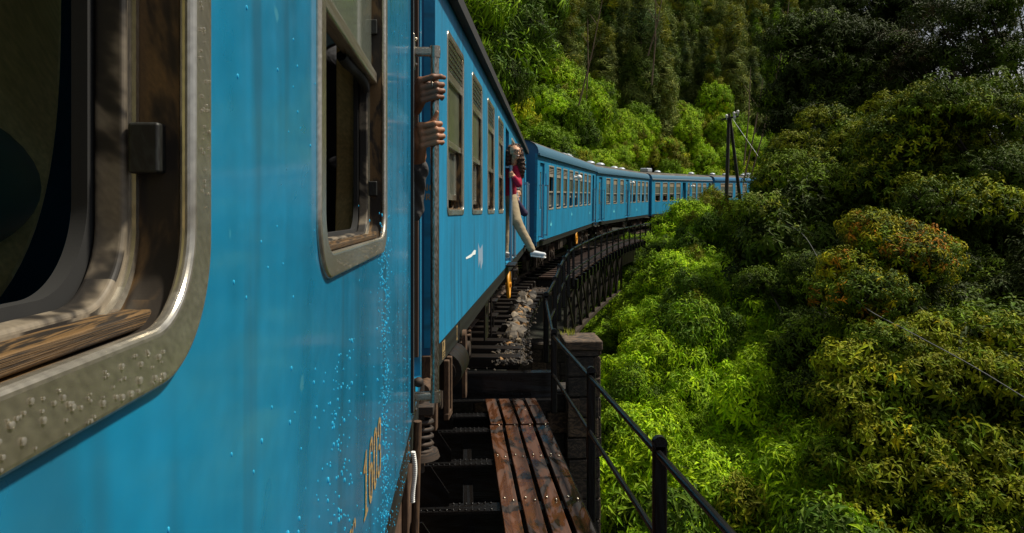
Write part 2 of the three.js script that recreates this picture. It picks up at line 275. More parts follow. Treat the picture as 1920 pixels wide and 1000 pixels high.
const handWheelGeo = plain([new THREE.TorusGeometry(0.225, 0.03, 8, 28).rotateY(Math.PI / 2), ...[0, 1, 2, 3].map((k) => box(0.025, 0.44, 0.05, 0, 0, 0).rotateX(k * Math.PI / 4)), new THREE.CylinderGeometry(0.05, 0.05, 0.1, 10).rotateZ(Math.PI / 2)]);
const ventGeo = plain([new THREE.LatheGeometry([[0.0, 0.0], [0.17, 0.0], [0.17, 0.05], [0.25, 0.06], [0.27, 0.10], [0.22, 0.17], [0.10, 0.22], [0, 0.23]].map((p) => new THREE.Vector2(...p)), 18), box(0.3, 0.05, 0.3, 0, 0.02, 0)]);
const bigVentGeo = plain([rbox(0.62, 0.30, 0.95, 0, 0.17, 0, 0.08), box(0.5, 0.1, 0.8, 0, 0.03, 0)]);
const lampGeo = plain([new THREE.SphereGeometry(0.10, 16, 12).translate(0.2, 0, 0), new THREE.CylinderGeometry(0.045, 0.05, 0.16, 12).rotateZ(Math.PI / 2).translate(0.08, 0, 0), box(0.02, 0.18, 0.12, 0.01, 0, 0)]);

// a handrail beside a door: pole off the wall on two bent brackets
function handrail(parent, a, y0, y1, off, r, mat = M.chrome, fancy = false) {
  const h = part('handrail', new THREE.CylinderGeometry(r, r, y1 - y0, 14).translate(off, (y0 + y1) / 2, -a), mat, parent);
  for (const y of [y0, y1]) part('rail_bracket', fancy ? plain([rbox(off + r * 1.6, 0.042, 0.034, (off + r) / 2, y, -a, 0.014), rbox(0.014, 0.15, 0.06, 0.006, y, -a, 0.005), new THREE.CylinderGeometry(r * 1.25, r * 1.25, 0.05, 14).translate(off, y, -a), ...[-0.055, 0.055].map((q) => new THREE.SphereGeometry(0.008, 8, 6).translate(0.016, y + q, -a))]) : plain([box(off + r, 0.03, 0.03, off / 2, y, -a), new THREE.CylinderGeometry(r * 1.3, r * 1.3, 0.05, 8).translate(off, y, -a)]), mat, h);
}

function addWindow(parent, o, detail) {
  // o: a (left edge), w, y0, y1, kind 'vent' | 'plain', open (height of the gap below the sash)
  const { a, w, y0, y1 } = o, A1 = a + w, fw = detail === 2 ? 0.044 : 0.040, fb = detail === 2 ? 0.043 : 0.045, ro = detail === 2 ? 0.105 : 0.07;
  const near = detail >= 1, mat = near ? M.alu : M.aluFar;
  const win = part('window', toSide(ring([a, y0, A1, y1], [a + fw, y0 + fb, A1 - fw, y1 - fb], ro, Math.max(0.03, ro - fw * 0.75), detail === 2 ? 0.013 : near ? 0.022 : 0.03, detail === 2 ? 0.0055 : near ? 0.006 : 0), detail === 2 ? -0.005 : near ? -0.014 : -0.018), mat, parent);
  const xi0 = a + fw - 0.006, xi1 = A1 - fw + 0.006, yi0 = y0 + fb - 0.006, yi1 = y1 - fb + 0.006;
  if (near) {   // dirty channel the sashes run in, then an inner frame with worn paint
    part('channel', toSide(ring([xi0 - 0.01, yi0 - 0.01, xi1 + 0.01, yi1 + 0.01], [xi0, yi0, xi1, yi1], 0.08, 0.07, detail === 2 ? 0.034 : 0.066), detail === 2 ? -0.040 : -0.0765), M.channel, win);
    part('inner_frame', toSide(ring([xi0 - 0.02, yi0 - 0.02, xi1 + 0.02, yi1 + 0.02], [xi0 + 0.014, yi0 + 0.02, xi1 - 0.014, yi1 - 0.014], 0.07, 0.06, 0.024, 0.004), detail === 2 ? -0.066 : -0.104), detail === 2 ? M.worn : M.channel, win);
    if (detail === 2) {
      part('inner_bead', toSide(ring([xi0 + 0.001, yi0 + 0.004, xi1 - 0.001, yi1 - 0.002], [xi0 + 0.007, yi0 + 0.012, xi1 - 0.007, yi1 - 0.01], 0.07, 0.065, 0.008), -0.0445), M.alu, win);
      part('gasket', toSide(ring([xi0, yi0, xi1, yi1], [xi0 + 0.020, yi0 + 0.028, xi1 - 0.020, yi1 - 0.02], 0.06, 0.07, 0.012), -0.079), M.rubber, win);
      for (const y of [y0 + 0.175, y0 + 0.62]) part('window_stop', at(rbox(0.024, 0.040, 0.016, 0, 0, 0, 0.003), xi1 - 0.007, y, -0.028), M.skirt, win);
    }
  }
  const yTop = o.kind === 'vent' ? y1 - fb - 0.235 : y1 - fb, span = y1 - y0;
  if (o.kind === 'vent') {
    if (near) {
      part('louvre_back', at(box(0.012, 0.27, w - 2 * fw + 0.01, 0, 0, 0), a + w / 2, y1 - fb - 0.13, -0.05), M.rubber, win);
      for (let k = 0; k < 5; k++) part('slat', at(box(0.030, 0.020, w - 2 * fw).rotateZ(-0.5), a + w / 2, y1 - fb - 0.02 - k * 0.047, -0.020), M.alu, win);
      part('sash_rail', at(rbox(0.03, 0.075, w - 2 * fw, 0, 0, 0, 0.005), a + w / 2, yTop - 0.035, -0.024), M.alu, win);
    } else {
      part('louvre_back', at(box(0.01, 0.27, w - 2 * fw + 0.01), a + w / 2, y1 - fb - 0.13, -0.045), M.rubber, win);
      part('louvre', plain([0, 1, 2, 3, 4].map((k) => at(box(0.025, 0.024, w - 2 * fw), a + w / 2, y1 - fb - 0.02 - k * 0.05, -0.02))), mat, win);
      part('sash_rail', at(box(0.03, 0.08, w - 2 * fw), a + w / 2, yTop - 0.035, -0.024), mat, win);
    }
  } else part('frosted_panel', at(box(0.012, span * 0.2, w - 2 * fw + 0.01), a + w / 2, y1 - fb - span * 0.1, -0.03), M.frosted, win);
  const yBar = y0 + span * 0.40, iw = w - 2 * fw - 0.01;
  const topGlass = (o.kind === 'vent' ? yTop - 0.07 : y1 - fb - span * 0.2);
  const barY = o.bar ?? yBar;
  if (!o.topOpen) part('pane', at(box(0.005, topGlass - barY, iw), a + w / 2, (topGlass + barY) / 2, -0.034), o.kind === 'vent' && detail < 2 ? M.dusty : M.glass, win);
  const sb = part('sash_bar', at(rbox(0.034, detail === 2 ? 0.034 : 0.05, iw + 0.012, 0, 0, 0, 0.006), a + w / 2, barY, -0.034), mat, win);
  if (detail === 2) part('torn_seal', plain([tube([L3(A1 - fw - 0.03, barY - 0.035, -0.045), L3(A1 - fw - 0.10, barY - 0.028, -0.04), L3(A1 - fw - 0.22, barY - 0.022, -0.045), L3(A1 - fw - 0.34, barY - 0.03, -0.045), L3(A1 - fw - 0.40, barY - 0.022, -0.05)], 0.012, 20, 7)]), M.rubber, sb);
  if (o.open === undefined || o.open < barY - y0 - 0.1) {
    const y = y0 + fb + (o.open ?? 0.05);
    const ls = part('lower_sash', toSide(ring([xi0 + 0.008, y, xi1 - 0.008, barY - 0.01], [xi0 + 0.05, y + 0.045, xi1 - 0.05, barY - 0.04], 0.01, 0.01, 0.02), -0.075), mat, win);
    part('pane', at(box(0.005, barY - y - 0.08, w - 2 * fw - 0.09), a + w / 2, (barY + y) / 2, -0.066), M.glass, ls);
  }
  if (near) part('sill', at(rbox(0.07, 0.012, w - 2 * fw - 0.03, 0, 0, 0, 0.003), a + w / 2, yi0 + 0.008, -0.050), M.channel, win);
  return win;
}

function addDoor(parent, o, detail) {
  const { a, w } = o, y0 = 1.14, y1 = 3.36;
  if (!o.open) {
    const d = part('door', toSide((() => { const s = rrect(a + 0.01, y0, a + w - 0.01, y1, 0.02); s.holes.push(rrect(a + w * 0.28, 2.0, a + w * 0.72, 3.12, 0.05, THREE.Path)); return slab(s, 0.03, 4); })(), -0.085), M.paintFar, parent);
    part('pane', at(box(0.006, 1.2, w * 0.5), a + w / 2, 2.56, -0.07), M.glass, d);
    part('handle', at(rbox(0.03, 0.16, 0.03), a + w * 0.86, 2.05, -0.03), M.chrome, d);
  } else {
    const d = part('door', at(rbox(w * 0.95, y1 - y0, 0.03, -w * 0.5, 0, 0), a + w - 0.03, (y0 + y1) / 2, -0.06), M.paintFar, parent);
    part('pane', at(box(w * 0.4, 0.9, 0.034), a + w - 0.03, 2.6, -0.06 - w * 0.5), M.glass, d);
  }
  if (o.step !== false) part('door_step', at(plain([rbox(0.20, 0.03, w * 0.9, 0.02, 0, 0), box(0.02, 0.10, w * 0.9, -0.05, -0.05, 0)]), a + w / 2, 1.12, 0.03), M.blackMetal, parent);
  if (o.rails !== false) for (const s of [-0.09, w + 0.09]) handrail(parent, a + s, 1.24, 2.72, 0.09, detail ? 0.025 : 0.02, detail ? M.steelBlue : M.steelBlue);
}

function coach(c) {
  const g = thing('railway_coach', c.label, 'railway coach', 'blue coaches of the train');
  g.rotation.order = 'YXZ'; g.position.set(c.x, c.y, -c.f); g.rotation.y = -c.heading * Math.PI / 180; g.rotation.x = c.grade ?? 0; g.rotation.z = -(c.cant ?? 0);
  const { L, detail } = c, yb = 1.10, ye = 3.62, paint = detail === 2 ? M.paint : M.paintFar;
  const cut = (s, inset) => { for (const o of c.windows) s.holes.push(rrect(o.a + inset, o.y0 + inset, o.a + o.w - inset, o.y1 - inset, 0.07, THREE.Path)); return s; };
  const s = cut(rrect(0, yb, L, ye, 0), 0.025);
  for (const o of c.doors) s.holes.push(rrect(o.a, 1.14, o.a + o.w, 3.38, 0.03, THREE.Path));
  const body = part('side_wall', toSide(slab(s, 0.075, 6), -0.075), paint, g);
  const far = cut(rrect(0, yb, L, ye, 0), 0.03); part('far_side_wall', toSide(slab(far, 0.05, 3), -2.92), paint, g);
  const endShape = new THREE.Shape([[-2.9, 0.98], [0, 0.98], [0, 3.6], ...roofProfile(1, 8), ...roofProfile(1, 7).reverse().map(([n, y]) => [-2.9 - n, y]), [-2.9, 3.6]].map((p) => new THREE.Vector2(...p)));
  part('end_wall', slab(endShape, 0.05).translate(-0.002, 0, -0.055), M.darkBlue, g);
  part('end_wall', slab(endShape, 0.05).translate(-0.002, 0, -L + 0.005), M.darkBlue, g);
  part('roof_edge', extrudeAlong(roofProfile(0, 4), -0.06, L + 0.06), c.roofEdge ?? M.roofBlue, g);
  part('roof_edge', extrudeAlong(roofProfile(0, 4).reverse().map(([n, y]) => [-2.9 - n, y]), -0.06, L + 0.06), c.roofEdge ?? M.roofBlue, g);
  const rt = part('roof', plain([extrudeAlong([...roofProfile(3, 8), ...roofProfile(3, 7).reverse().map(([n, y]) => [-2.9 - n, y])], -0.06, L + 0.06)]), M.roofTop, g);
  part('gutter', box(0.065, detail ? 0.10 : 0.06, L + 0.1, 0.045, detail ? 3.63 : 3.60, -L / 2), c.gutter ?? M.roofBlue, g);
  for (const v of c.vents ?? []) { const m = part('roof_ventilator', v[1] ? bigVentGeo : ventGeo, M.ventGrey, rt); m.position.set(v[2] ?? -1.2, 4.10, -v[0]); }
  part('floor', box(2.76, 0.08, L - 0.12, -1.46, 1.20, -L / 2), M.dark, g);
  part('ceiling', box(2.76, 0.03, L - 0.12, -1.46, 3.55, -L / 2), M.interior, g);
  for (const q of c.doors.flatMap((o) => [o.a - 0.35, o.a + o.w + 0.35]).filter((q) => q > 0.2 && q < L - 0.2)) part('partition', box(0.9, 2.3, 0.03, -2.3, 2.4, -q), M.interior, g);
  part('skirt', plain([box(0.03, 0.165, L - 0.02, -0.022, 1.017, -L / 2), box(0.03, 0.165, L - 0.02, -2.88, 1.017, -L / 2), box(2.8, 0.10, L - 0.1, -1.45, 1.04, -L / 2)]), M.skirt, g);
  for (const o of c.windows) addWindow(g, o, detail === 2 ? 2 : o.near ? 1 : 0);
  for (const o of c.doors) addDoor(g, o, detail);
  for (const a of c.bogies) addBogie(g, a);
  for (const [a, y] of c.lamps ?? []) { const l = part('door_lamp', lampGeo, M.white, g); l.position.set(0.01, y, -a); }
  for (const [a, w, h] of c.boxes ?? []) { const q = part('equipment_box', plain([rbox(0.6, h, w, -0.42, 0.92 - h / 2, -a, 0.02), box(0.03, h * 0.7, w * 0.7, -0.11, 0.92 - h / 2, -a), box(0.05, 0.12, 0.06, -0.2, 0.94, -a - w * 0.4), box(0.05, 0.12, 0.06, -0.2, 0.94, -a + w * 0.4)]), M.under, g); }
  for (const [a, r, l] of c.tanks ?? []) part('air_tank', plain([new THREE.CapsuleGeometry(r, l, 6, 16).rotateX(Math.PI / 2).translate(-0.42, 0.92 - r - 0.05, -a), box(0.5, 0.05, 0.05, -0.42, 0.90, -a - l * 0.35), box(0.5, 0.05, 0.05, -0.42, 0.90, -a + l * 0.35)]), M.under, g);
  for (const [a, h] of c.ladders ?? []) { const l = part('step_ladder', ladderGeo(h, 0.34), M.blackMetal, g); l.position.set(-0.02, 0.96 - h, -a); }
  for (const a of c.wheelsY ?? []) { const l = part('brake_wheel', handWheelGeo, M.yellow, g); l.position.set(-0.03, 0.70, -a); }
  part('pipe', plain([rod(L3(0.3, 0.78, -0.35), L3(L - 0.3, 0.78, -0.35), 0.03, 6), rod(L3(0.3, 0.62, -0.75), L3(L - 0.3, 0.62, -0.75), 0.035, 6), ...Array.from({ length: Math.floor(L / 1.1) }, (_, i) => box(0.05, 0.35, 0.04, -0.33, 0.80, -(0.6 + i * 1.1)))]), M.under, g);
  part('coupler', plain([box(0.3, 0.25, 0.5, -1.45, 0.85, -L - 0.15), box(0.36, 0.3, 0.2, -1.45, 0.85, -L - 0.36)]), M.blackMetal, g);
  part('gangway', plain([box(1.0, 2.1, 0.30, -1.45, 2.2, -L - 0.17)]), M.rubber, g);
  for (const n of [-0.62, -2.28]) part('buffer', plain([rod(L3(L - 0.02, 0.98, n), L3(L + 0.18, 0.98, n), 0.09, 12), rod(L3(L + 0.18, 0.98, n), L3(L + 0.22, 0.98, n), 0.2, 18)]), M.blackMetal, g);
  return g;
}
const win = (a, w, kind, o = {}) => ({ a, w, y0: 1.98, y1: 3.365, kind, ...o });

// the coach the picture is taken from
const F0 = (f) => (f + 6) * 1.0021;
const c0 = coach({ label: 'nearest blue coach with wet paint and big metal framed open windows, filling the left', x: 0.174, y: 0, f: -6, heading: -3.76, L: F0(3.97), detail: 2, roofEdge: M.rubber, gutter: M.rubber,
  windows: [-4.764, -3.293, -1.822, -0.351, 1.12].map((f) => ({ a: F0(f), w: 0.987, y0: f > 1 ? 1.893 : 1.876, y1: 3.25, kind: 'vent', bar: f > 1 ? 2.372 : 2.40, open: 9 })),
  doors: [{ a: F0(3.15), w: 0.70, open: true, rails: false, step: false }], bogies: [3.2], boxes: [[6, 1.2, 0.4]] });
{
  // end doorway: rubber edge, worn guide bar, chrome handrail
  part('door_edge', at(box(0.094, 2.40, 0.022, 0, 0, 0), F0(3.148), 2.36, -0.035), M.rubber, c0);
  part('guide_bar', at(rbox(0.024, 2.22, 0.03, 0, 0, 0, 0.004), F0(3.84), 2.37, -0.020), M.rust, c0);
  part('door_edge', at(box(0.02, 2.3, 0.02, 0, 0, 0), F0(3.84), 2.36, -0.046), M.rubber, c0);
  part('door_edge', at(box(0.012, 2.40, 0.016, 0, 0, 0), F0(3.168), 2.36, 0.006), M.steelBlue, c0);
  handrail(c0, F0(3.235), 1.205, 2.70, 0.098, 0.019, M.chrome, true);
  // reading: faded yellow running number low on the wall
  const num = part('painted_number', toSide(lettering('1603', 0.150, fontSerif, 0.78), 0).translate(0.002, 1.315, -F0(1.635)), M.sign, c0);
  part('painted_number', toSide(lettering('TC', 0.085, fontSerif, 0.8), 0).translate(0.002, 1.30, -F0(1.40)), M.sign, c0);
  // cream seat shells with teal cushions seen through the windows
  const seatShell = (f, n, w) => {
    const s = new THREE.Shape(); s.moveTo(-0.5, 0.0); s.lineTo(0.10, 0.0); s.bezierCurveTo(0.30, 0.03, 0.36, 0.16, 0.36, 0.40); s.bezierCurveTo(0.36, 0.85, 0.28, 1.3, 0.15, 1.45); s.lineTo(-0.5, 1.45); s.closePath();
    const g = part('seat_shell', toSide(new THREE.ExtrudeGeometry(s, { depth: 0.05, bevelEnabled: true, bevelSize: 0.02, bevelThickness: 0.02, bevelSegments: 3, curveSegments: 20 })).translate(n, 1.865, -F0(f)), M.cream, c0);
    part('seat_cushion', at(new THREE.SphereGeometry(1, 24, 18).scale(0.05, 0.085, 0.24), F0(f) + 0.075, 2.03, n + 0.065), M.teal, g);
    return g;
  };
  seatShell(0.585, -0.35, 1); seatShell(-0.95, -0.35, 1);
  const curtain = new THREE.Shape(); curtain.moveTo(-0.16, 0); curtain.bezierCurveTo(-0.05, 0.01, -0.02, 0.10, 0.0, 0.25); curtain.lineTo(0.02, 1.4); curtain.lineTo(-0.14, 1.4); curtain.lineTo(-0.13, 0.25); curtain.closePath();
  part('window_pillar', toSide(new THREE.ExtrudeGeometry(curtain, { depth: 0.03, bevelEnabled: true, bevelSize: 0.012, bevelThickness: 0.012, bevelSegments: 2 })).translate(-0.15, 1.90, -F0(2.40)), M.cream, c0);
  // rain drops clinging to the paint and the window frames
  const r = rng(77), D = new THREE.SphereGeometry(1, 10, 7), spots = [];
  const put = (f, y, rad, out = 0, tall = 1.35) => spots.push([F0(f), y, rad, out, tall]);
  for (let i = 0; i < 520; i++) put(2.05 + (r() + r() + r() - 1.5) * 0.16 + 0.05, 0.95 + r() * 1.05, 0.0016 + 0.0026 * r() * r());
  for (let i = 0; i < 230; i++) put(1.30 + (r() + r() - 1) * 0.20, 1.0 + r() * 0.75, 0.0014 + 0.003 * r() * r());
  for (let i = 0; i < 420; i++) put(1.3 + r() * 1.82, 0.98 + r() * r() * 1.1, 0.0012 + 0.002 * r() * r());
  for (let i = 0; i < 120; i++) put(2.3 + r() * 0.8, 1.1 + r() * 1.7, 0.0012 + 0.002 * r() * r());
  for (let i = 0; i < 70; i++) put(0.40 + r() * 0.5, 1.42 + r() * r() * 0.40, 0.0014 + 0.0016 * r() * r());
  for (let i = 0; i < 40; i++) put(0.70 + r() * 0.45, 1.5 + r() * 1.0, 0.0012 + 0.0016 * r() * r());
  for (let i = 0; i < 46; i++) put(0.42 + r() * 0.6, 1.36 + r() * 0.28, 0.0018 + 0.0022 * r());
  for (let i = 0; i < 62; i++) put(0.33 + r() * 0.20, 1.881 + r() * 0.028, 0.0008 + 0.0022 * r() * r(), 0.0085, 1.0);
  for (let i = 0; i < 60; i++) put(0.600 + r() * 0.026, 1.99 + r() * 0.28, 0.0007 + 0.001 * r(), 0.0085, 1.0);
  for (let i = 0; i < 80; i++) put(1.24 + r() * 0.76, 1.898 + r() * 0.028, 0.001 + 0.0022 * r() * r(), 0.0085, 1.0);
  for (const metal of [false, true]) {
    const L = spots.filter((s) => (s[3] > 0) === metal), m = new THREE.InstancedMesh(D, metal ? M.dropMetal : M.drop, L.length), mt = new THREE.Matrix4();
    L.forEach(([a, y, rad, out, tall], i) => m.setMatrixAt(i, mt.compose(L3(a, y, out + rad * 0.12), new THREE.Quaternion(), new THREE.Vector3(rad * 0.55, rad * tall, rad))));
    m.name = 'water_drop'; m.userData.kind = 'stuff'; m.castShadow = true; c0.add(m);
  }
  // under the end of the coach: coil spring, ribbed hose and hangers
  const f = F0(3.80);
  part('drawgear_spring', helix(0.066, 0.19, 5, 0.014).translate(-0.01, 0.76, -f - 0.1), M.under, c0);
  part('spring_seat', plain([new THREE.CylinderGeometry(0.03, 0.03, 0.46, 10).translate(-0.01, 0.88, -f - 0.1), new THREE.CylinderGeometry(0.10, 0.11, 0.035, 16).translate(-0.01, 0.745, -f - 0.1), rbox(0.16, 0.05, 0.16, -0.01, 0.985, -f - 0.1)]), M.under, c0);
  const hp = []; for (let i = 0; i < 26; i++) hp.push(new THREE.TorusGeometry(0.007, 0.004, 6, 12).rotateX(Math.PI / 2).translate(0.012 + 0.006 * Math.sin(i * 0.2), 1.00 - i * 0.009, -F0(3.12) - i * 0.002));
  part('ribbed_hose', plain(hp), M.white, c0);
  part('drain_pipe', plain([rod(L3(F0(3.3), 1.08, 0.02), L3(F0(3.34), 0.35, 0.0), 0.018, 8), rbox(0.03, 0.7, 0.05, -0.02, 0.7, -F0(3.12))]), M.rust, c0);
  part('door_stop', at(new THREE.SphereGeometry(0.022, 14, 10), F0(3.2), 1.275, 0.03), M.under, c0);
}
// next coach: four windows, an open door, two windows, an end door
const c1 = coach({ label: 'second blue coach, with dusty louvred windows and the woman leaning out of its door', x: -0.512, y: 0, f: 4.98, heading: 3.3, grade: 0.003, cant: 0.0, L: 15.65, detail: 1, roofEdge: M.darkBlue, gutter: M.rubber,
  windows: [win(0.54, 1.0, 'vent', { near: true, open: 0.08 }), win(2.20, 1.0, 'vent', { near: true, open: 0.06 }), win(3.85, 1.0, 'vent', { near: true, open: 0.06 }), win(5.55, 1.0, 'vent', { near: true, open: 0.06 }), win(8.75, 1.0, 'vent'), win(10.4, 1.0, 'vent', { open: 0.5 }), win(12.1, 1.0, 'vent')],
  doors: [{ a: 7.12, w: 0.86, open: true }, { a: 14.0, w: 0.75, open: false }], bogies: [2.3, 13.2], lamps: [], ladders: [[4.75, 0.55], [9.6, 0.5]], wheelsY: [8.35], tanks: [[6.2, 0.19, 1.2]], boxes: [[10.6, 1.1, 0.4], [5.4, 0.8, 0.35]], vents: [[3, 0], [8, 0], [12, 0]] });
{
  part('hanging_plate', toSide((() => { const s = rrect(-0.2, -0.47, 0.2, 0.02, 0.02); s.holes.push(rrect(-0.09, -0.22, 0.09, -0.08, 0.07, THREE.Path)); return slab(s, 0.02, 8); })()).translate(-0.04, 0.95, -4.0), M.blackMetal, c1);
  part('end_buffer', plain([rod(L3(0.02, 0.86, -0.05), L3(-0.22, 0.86, -0.05), 0.05, 12), rbox(0.1, 0.5, 0.08, -0.04, 0.8, -0.02)]), M.rust, c1);
  part('brake_cylinder', plain([rod(L3(0.75, 0.78, -0.06), L3(1.25, 0.78, -0.06), 0.145, 20), rod(L3(0.72, 0.78, -0.06), L3(0.75, 0.78, -0.06), 0.10, 16), box(0.03, 0.3, 0.04, -0.02, 0.98, -1.3)]), M.blackMetal, c1);
  part('hanger', toSide((() => { const s = rrect(1.35, 0.42, 1.47, 1.0, 0.05); s.holes.push(rrect(1.385, 0.62, 1.435, 0.82, 0.02, THREE.Path)); return slab(s, 0.03, 5); })(), 0.01), M.rust, c1);
  part('lifting_bracket', plain([rbox(0.04, 0.42, 0.05, 0.01, 0.72, -0.46), rbox(0.04, 0.42, 0.05, 0.01, 0.72, -0.60), rbox(0.04, 0.05, 0.2, 0.01, 0.52, -0.53)]), M.rust, c1);
  const sg = part('stencil', plain([box(0.002, 0.125, 0.13, 0, 0, 0)]).translate(-0.006, 1.012, -0.42), M.sign, c1);
  part('stencil_letter', toSide(lettering('P', 0.055)).translate(-0.0035, 1.018, -0.375), M.skirt, sg);
  part('stencil_letter', plain([0, 1, 2].map((k) => box(0.001, 0.009, 0.1, -0.0045, 0.995 - k * 0.018, -0.42))), M.skirt, sg);
  part('stencil_letter', toSide(lettering('I', 0.12)).translate(-0.0055, 0.955, -1.12), M.sign, c1);
  part('painted_notice', plain([lettering('ING', 0.043).translate(-0.112, 2.150, 0.006), lettering('OR', 0.043).translate(-0.112, 2.088, 0.006)]), std(col(0.30, 0.20, 0.09), 0.7), c1);
  const blob = (pts, a, y) => toSide(new THREE.ShapeGeometry(new THREE.Shape(pts.map((p) => new THREE.Vector2(...p))))).translate(0.002, y, -a);
  part('paint_patch', blob([[0, 0], [0.45, 0.006], [0.68, 0.03], [0.85, 0.02], [0.80, -0.02], [0.60, -0.014], [0.4, -0.024], [0.02, -0.018]], 1.7, 1.60), std(col(0.75, 0.82, 0.82), 0.6), c1);
  part('paint_patch', blob([[0, 0.14], [0.2, 0.06], [0.5, 0.10], [0.52, -0.1], [0.3, -0.17], [0.22, -0.06], [0.05, -0.13]], 2.75, 1.55), std(col(0.20, 0.30, 0.40), 0.7), c1);
}
// further coaches along the curve
const c2 = coach({ label: 'third blue coach, showing its dark blue end and eight louvred windows', x: 0.68, y: 0.08, f: 21.3, heading: 12.4, grade: 0.024, cant: 0.02, L: 15.7, detail: 0,
  windows: Array.from({ length: 8 }, (_, i) => win(1.95 + i * 1.52, 0.95, 'vent', i === 3 || i === 4 ? { open: 0.32 } : i === 0 ? { topOpen: true } : {})), doors: [{ a: 0.42, w: 0.72, open: false }, { a: 14.35, w: 0.72, open: true }], bogies: [2.9, 12.8], lamps: [[7.75, 3.12]], ladders: [[10.6, 0.5]], wheelsY: [9.0], tanks: [[7.0, 0.2, 1.2]], boxes: [[5.4, 0.9, 0.4]], vents: [[2.0, 0, -1.7], [4.6, 0, -1.7], [12.6, 0], [14.6, 0], [15.4, 1, -1.5]] });
const blotch = (g, a, y, s) => part('paint_patch', toSide(new THREE.ShapeGeometry(new THREE.Shape([[0, 0], [0.3, 0.1], [0.5, 0.3], [0.62, 0.1], [0.9, 0.05], [0.7, -0.12], [0.3, -0.1]].map((p) => new THREE.Vector2(p[0] * s, p[1] * s))))).translate(0.003, y, -a), std(col(0.10, 0.50, 0.60), 0.6), g);
blotch(c2, 2.3, 1.50, 0.42); blotch(c2, 7.1, 1.70, 0.4); blotch(c2, 13.2, 1.6, 0.35);
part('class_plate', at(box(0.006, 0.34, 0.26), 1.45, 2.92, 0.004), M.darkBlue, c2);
const c3 = coach({ label: 'fourth blue coach, with a doorway between its three and four plain windows', x: 4.19, y: 0.44, f: 37.35, heading: 19.8, grade: 0.024, cant: 0.02, L: 15.7, detail: 0,
  windows: [2.2, 4.0, 5.85, 8.85, 9.75, 11.35, 12.9, 14.4].map((a, i) => win(a, i === 3 ? 0.5 : 1.0, 'plain', i === 4 || i === 6 ? { open: 0.42 } : {})), doors: [{ a: 0.55, w: 0.75, open: false }, { a: 7.55, w: 0.8, open: false }], bogies: [3.0, 12.7], lamps: [[8.7, 3.2]], ladders: [[6.9, 0.55]], wheelsY: [], tanks: [[8.6, 0.2, 1.2]], boxes: [[7.6, 0.8, 0.4]], vents: [[3.5, 0], [5.9, 0], [11.6, 0, -1.6], [14.0, 0, -1.6]] });
blotch(c3, 4.0, 1.55, 0.5); blotch(c3, 11.0, 1.5, 0.4);
const c4 = coach({ label: 'fifth blue coach, with an open doorway and passengers at its windows, behind the bright bushes', x: 9.86, y: 0.82, f: 52.74, heading: 30, grade: 0.030, cant: 0.02, L: 15.7, detail: 0, gutter: M.ventGrey,
  windows: [0.7, 2.35, 3.95, 5.55, 8.55, 9.75, 11.3, 12.9].map((a, i) => win(a, i === 4 ? 0.5 : 1.1, 'plain', { open: i < 3 ? 0.4 : 0.1 })), doors: [{ a: 7.2, w: 0.85, open: true }, { a: 14.7, w: 0.75, open: true }], bogies: [3.0, 12.7], lamps: [[9.45, 3.1]], ladders: [[6.6, 0.55]], tanks: [[8.6, 0.2, 1.2]], vents: [[2.4, 1, -1.3], [3.6, 0, -1.6], [5.8, 0, -1.6], [13.5, 0]] });
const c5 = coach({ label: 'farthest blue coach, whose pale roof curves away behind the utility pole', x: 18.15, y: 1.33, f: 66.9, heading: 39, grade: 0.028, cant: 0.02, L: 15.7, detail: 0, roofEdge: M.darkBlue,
  windows: [1.3, 3.0, 4.7, 6.4, 9.6, 11.3, 13].map((a) => win(a, 1.05, 'plain', { open: 0.2 })), doors: [{ a: 8.2, w: 0.8, open: true }], bogies: [3.0, 12.7], vents: [[2.2, 0], [5, 0], [9.5, 0], [10.5, 1]] });
const c6 = coach({ label: 'last blue coach, almost wholly hidden by the trees of the ravine', x: 29.0, y: 1.85, f: 79.6, heading: 52, grade: 0.02, L: 15.7, detail: 0, windows: [1.3, 3.0, 4.7, 6.4, 9.6, 11.3, 13].map((a) => win(a, 1.05, 'plain')), doors: [{ a: 8.2, w: 0.8, open: true }], bogies: [3.0, 12.7] });

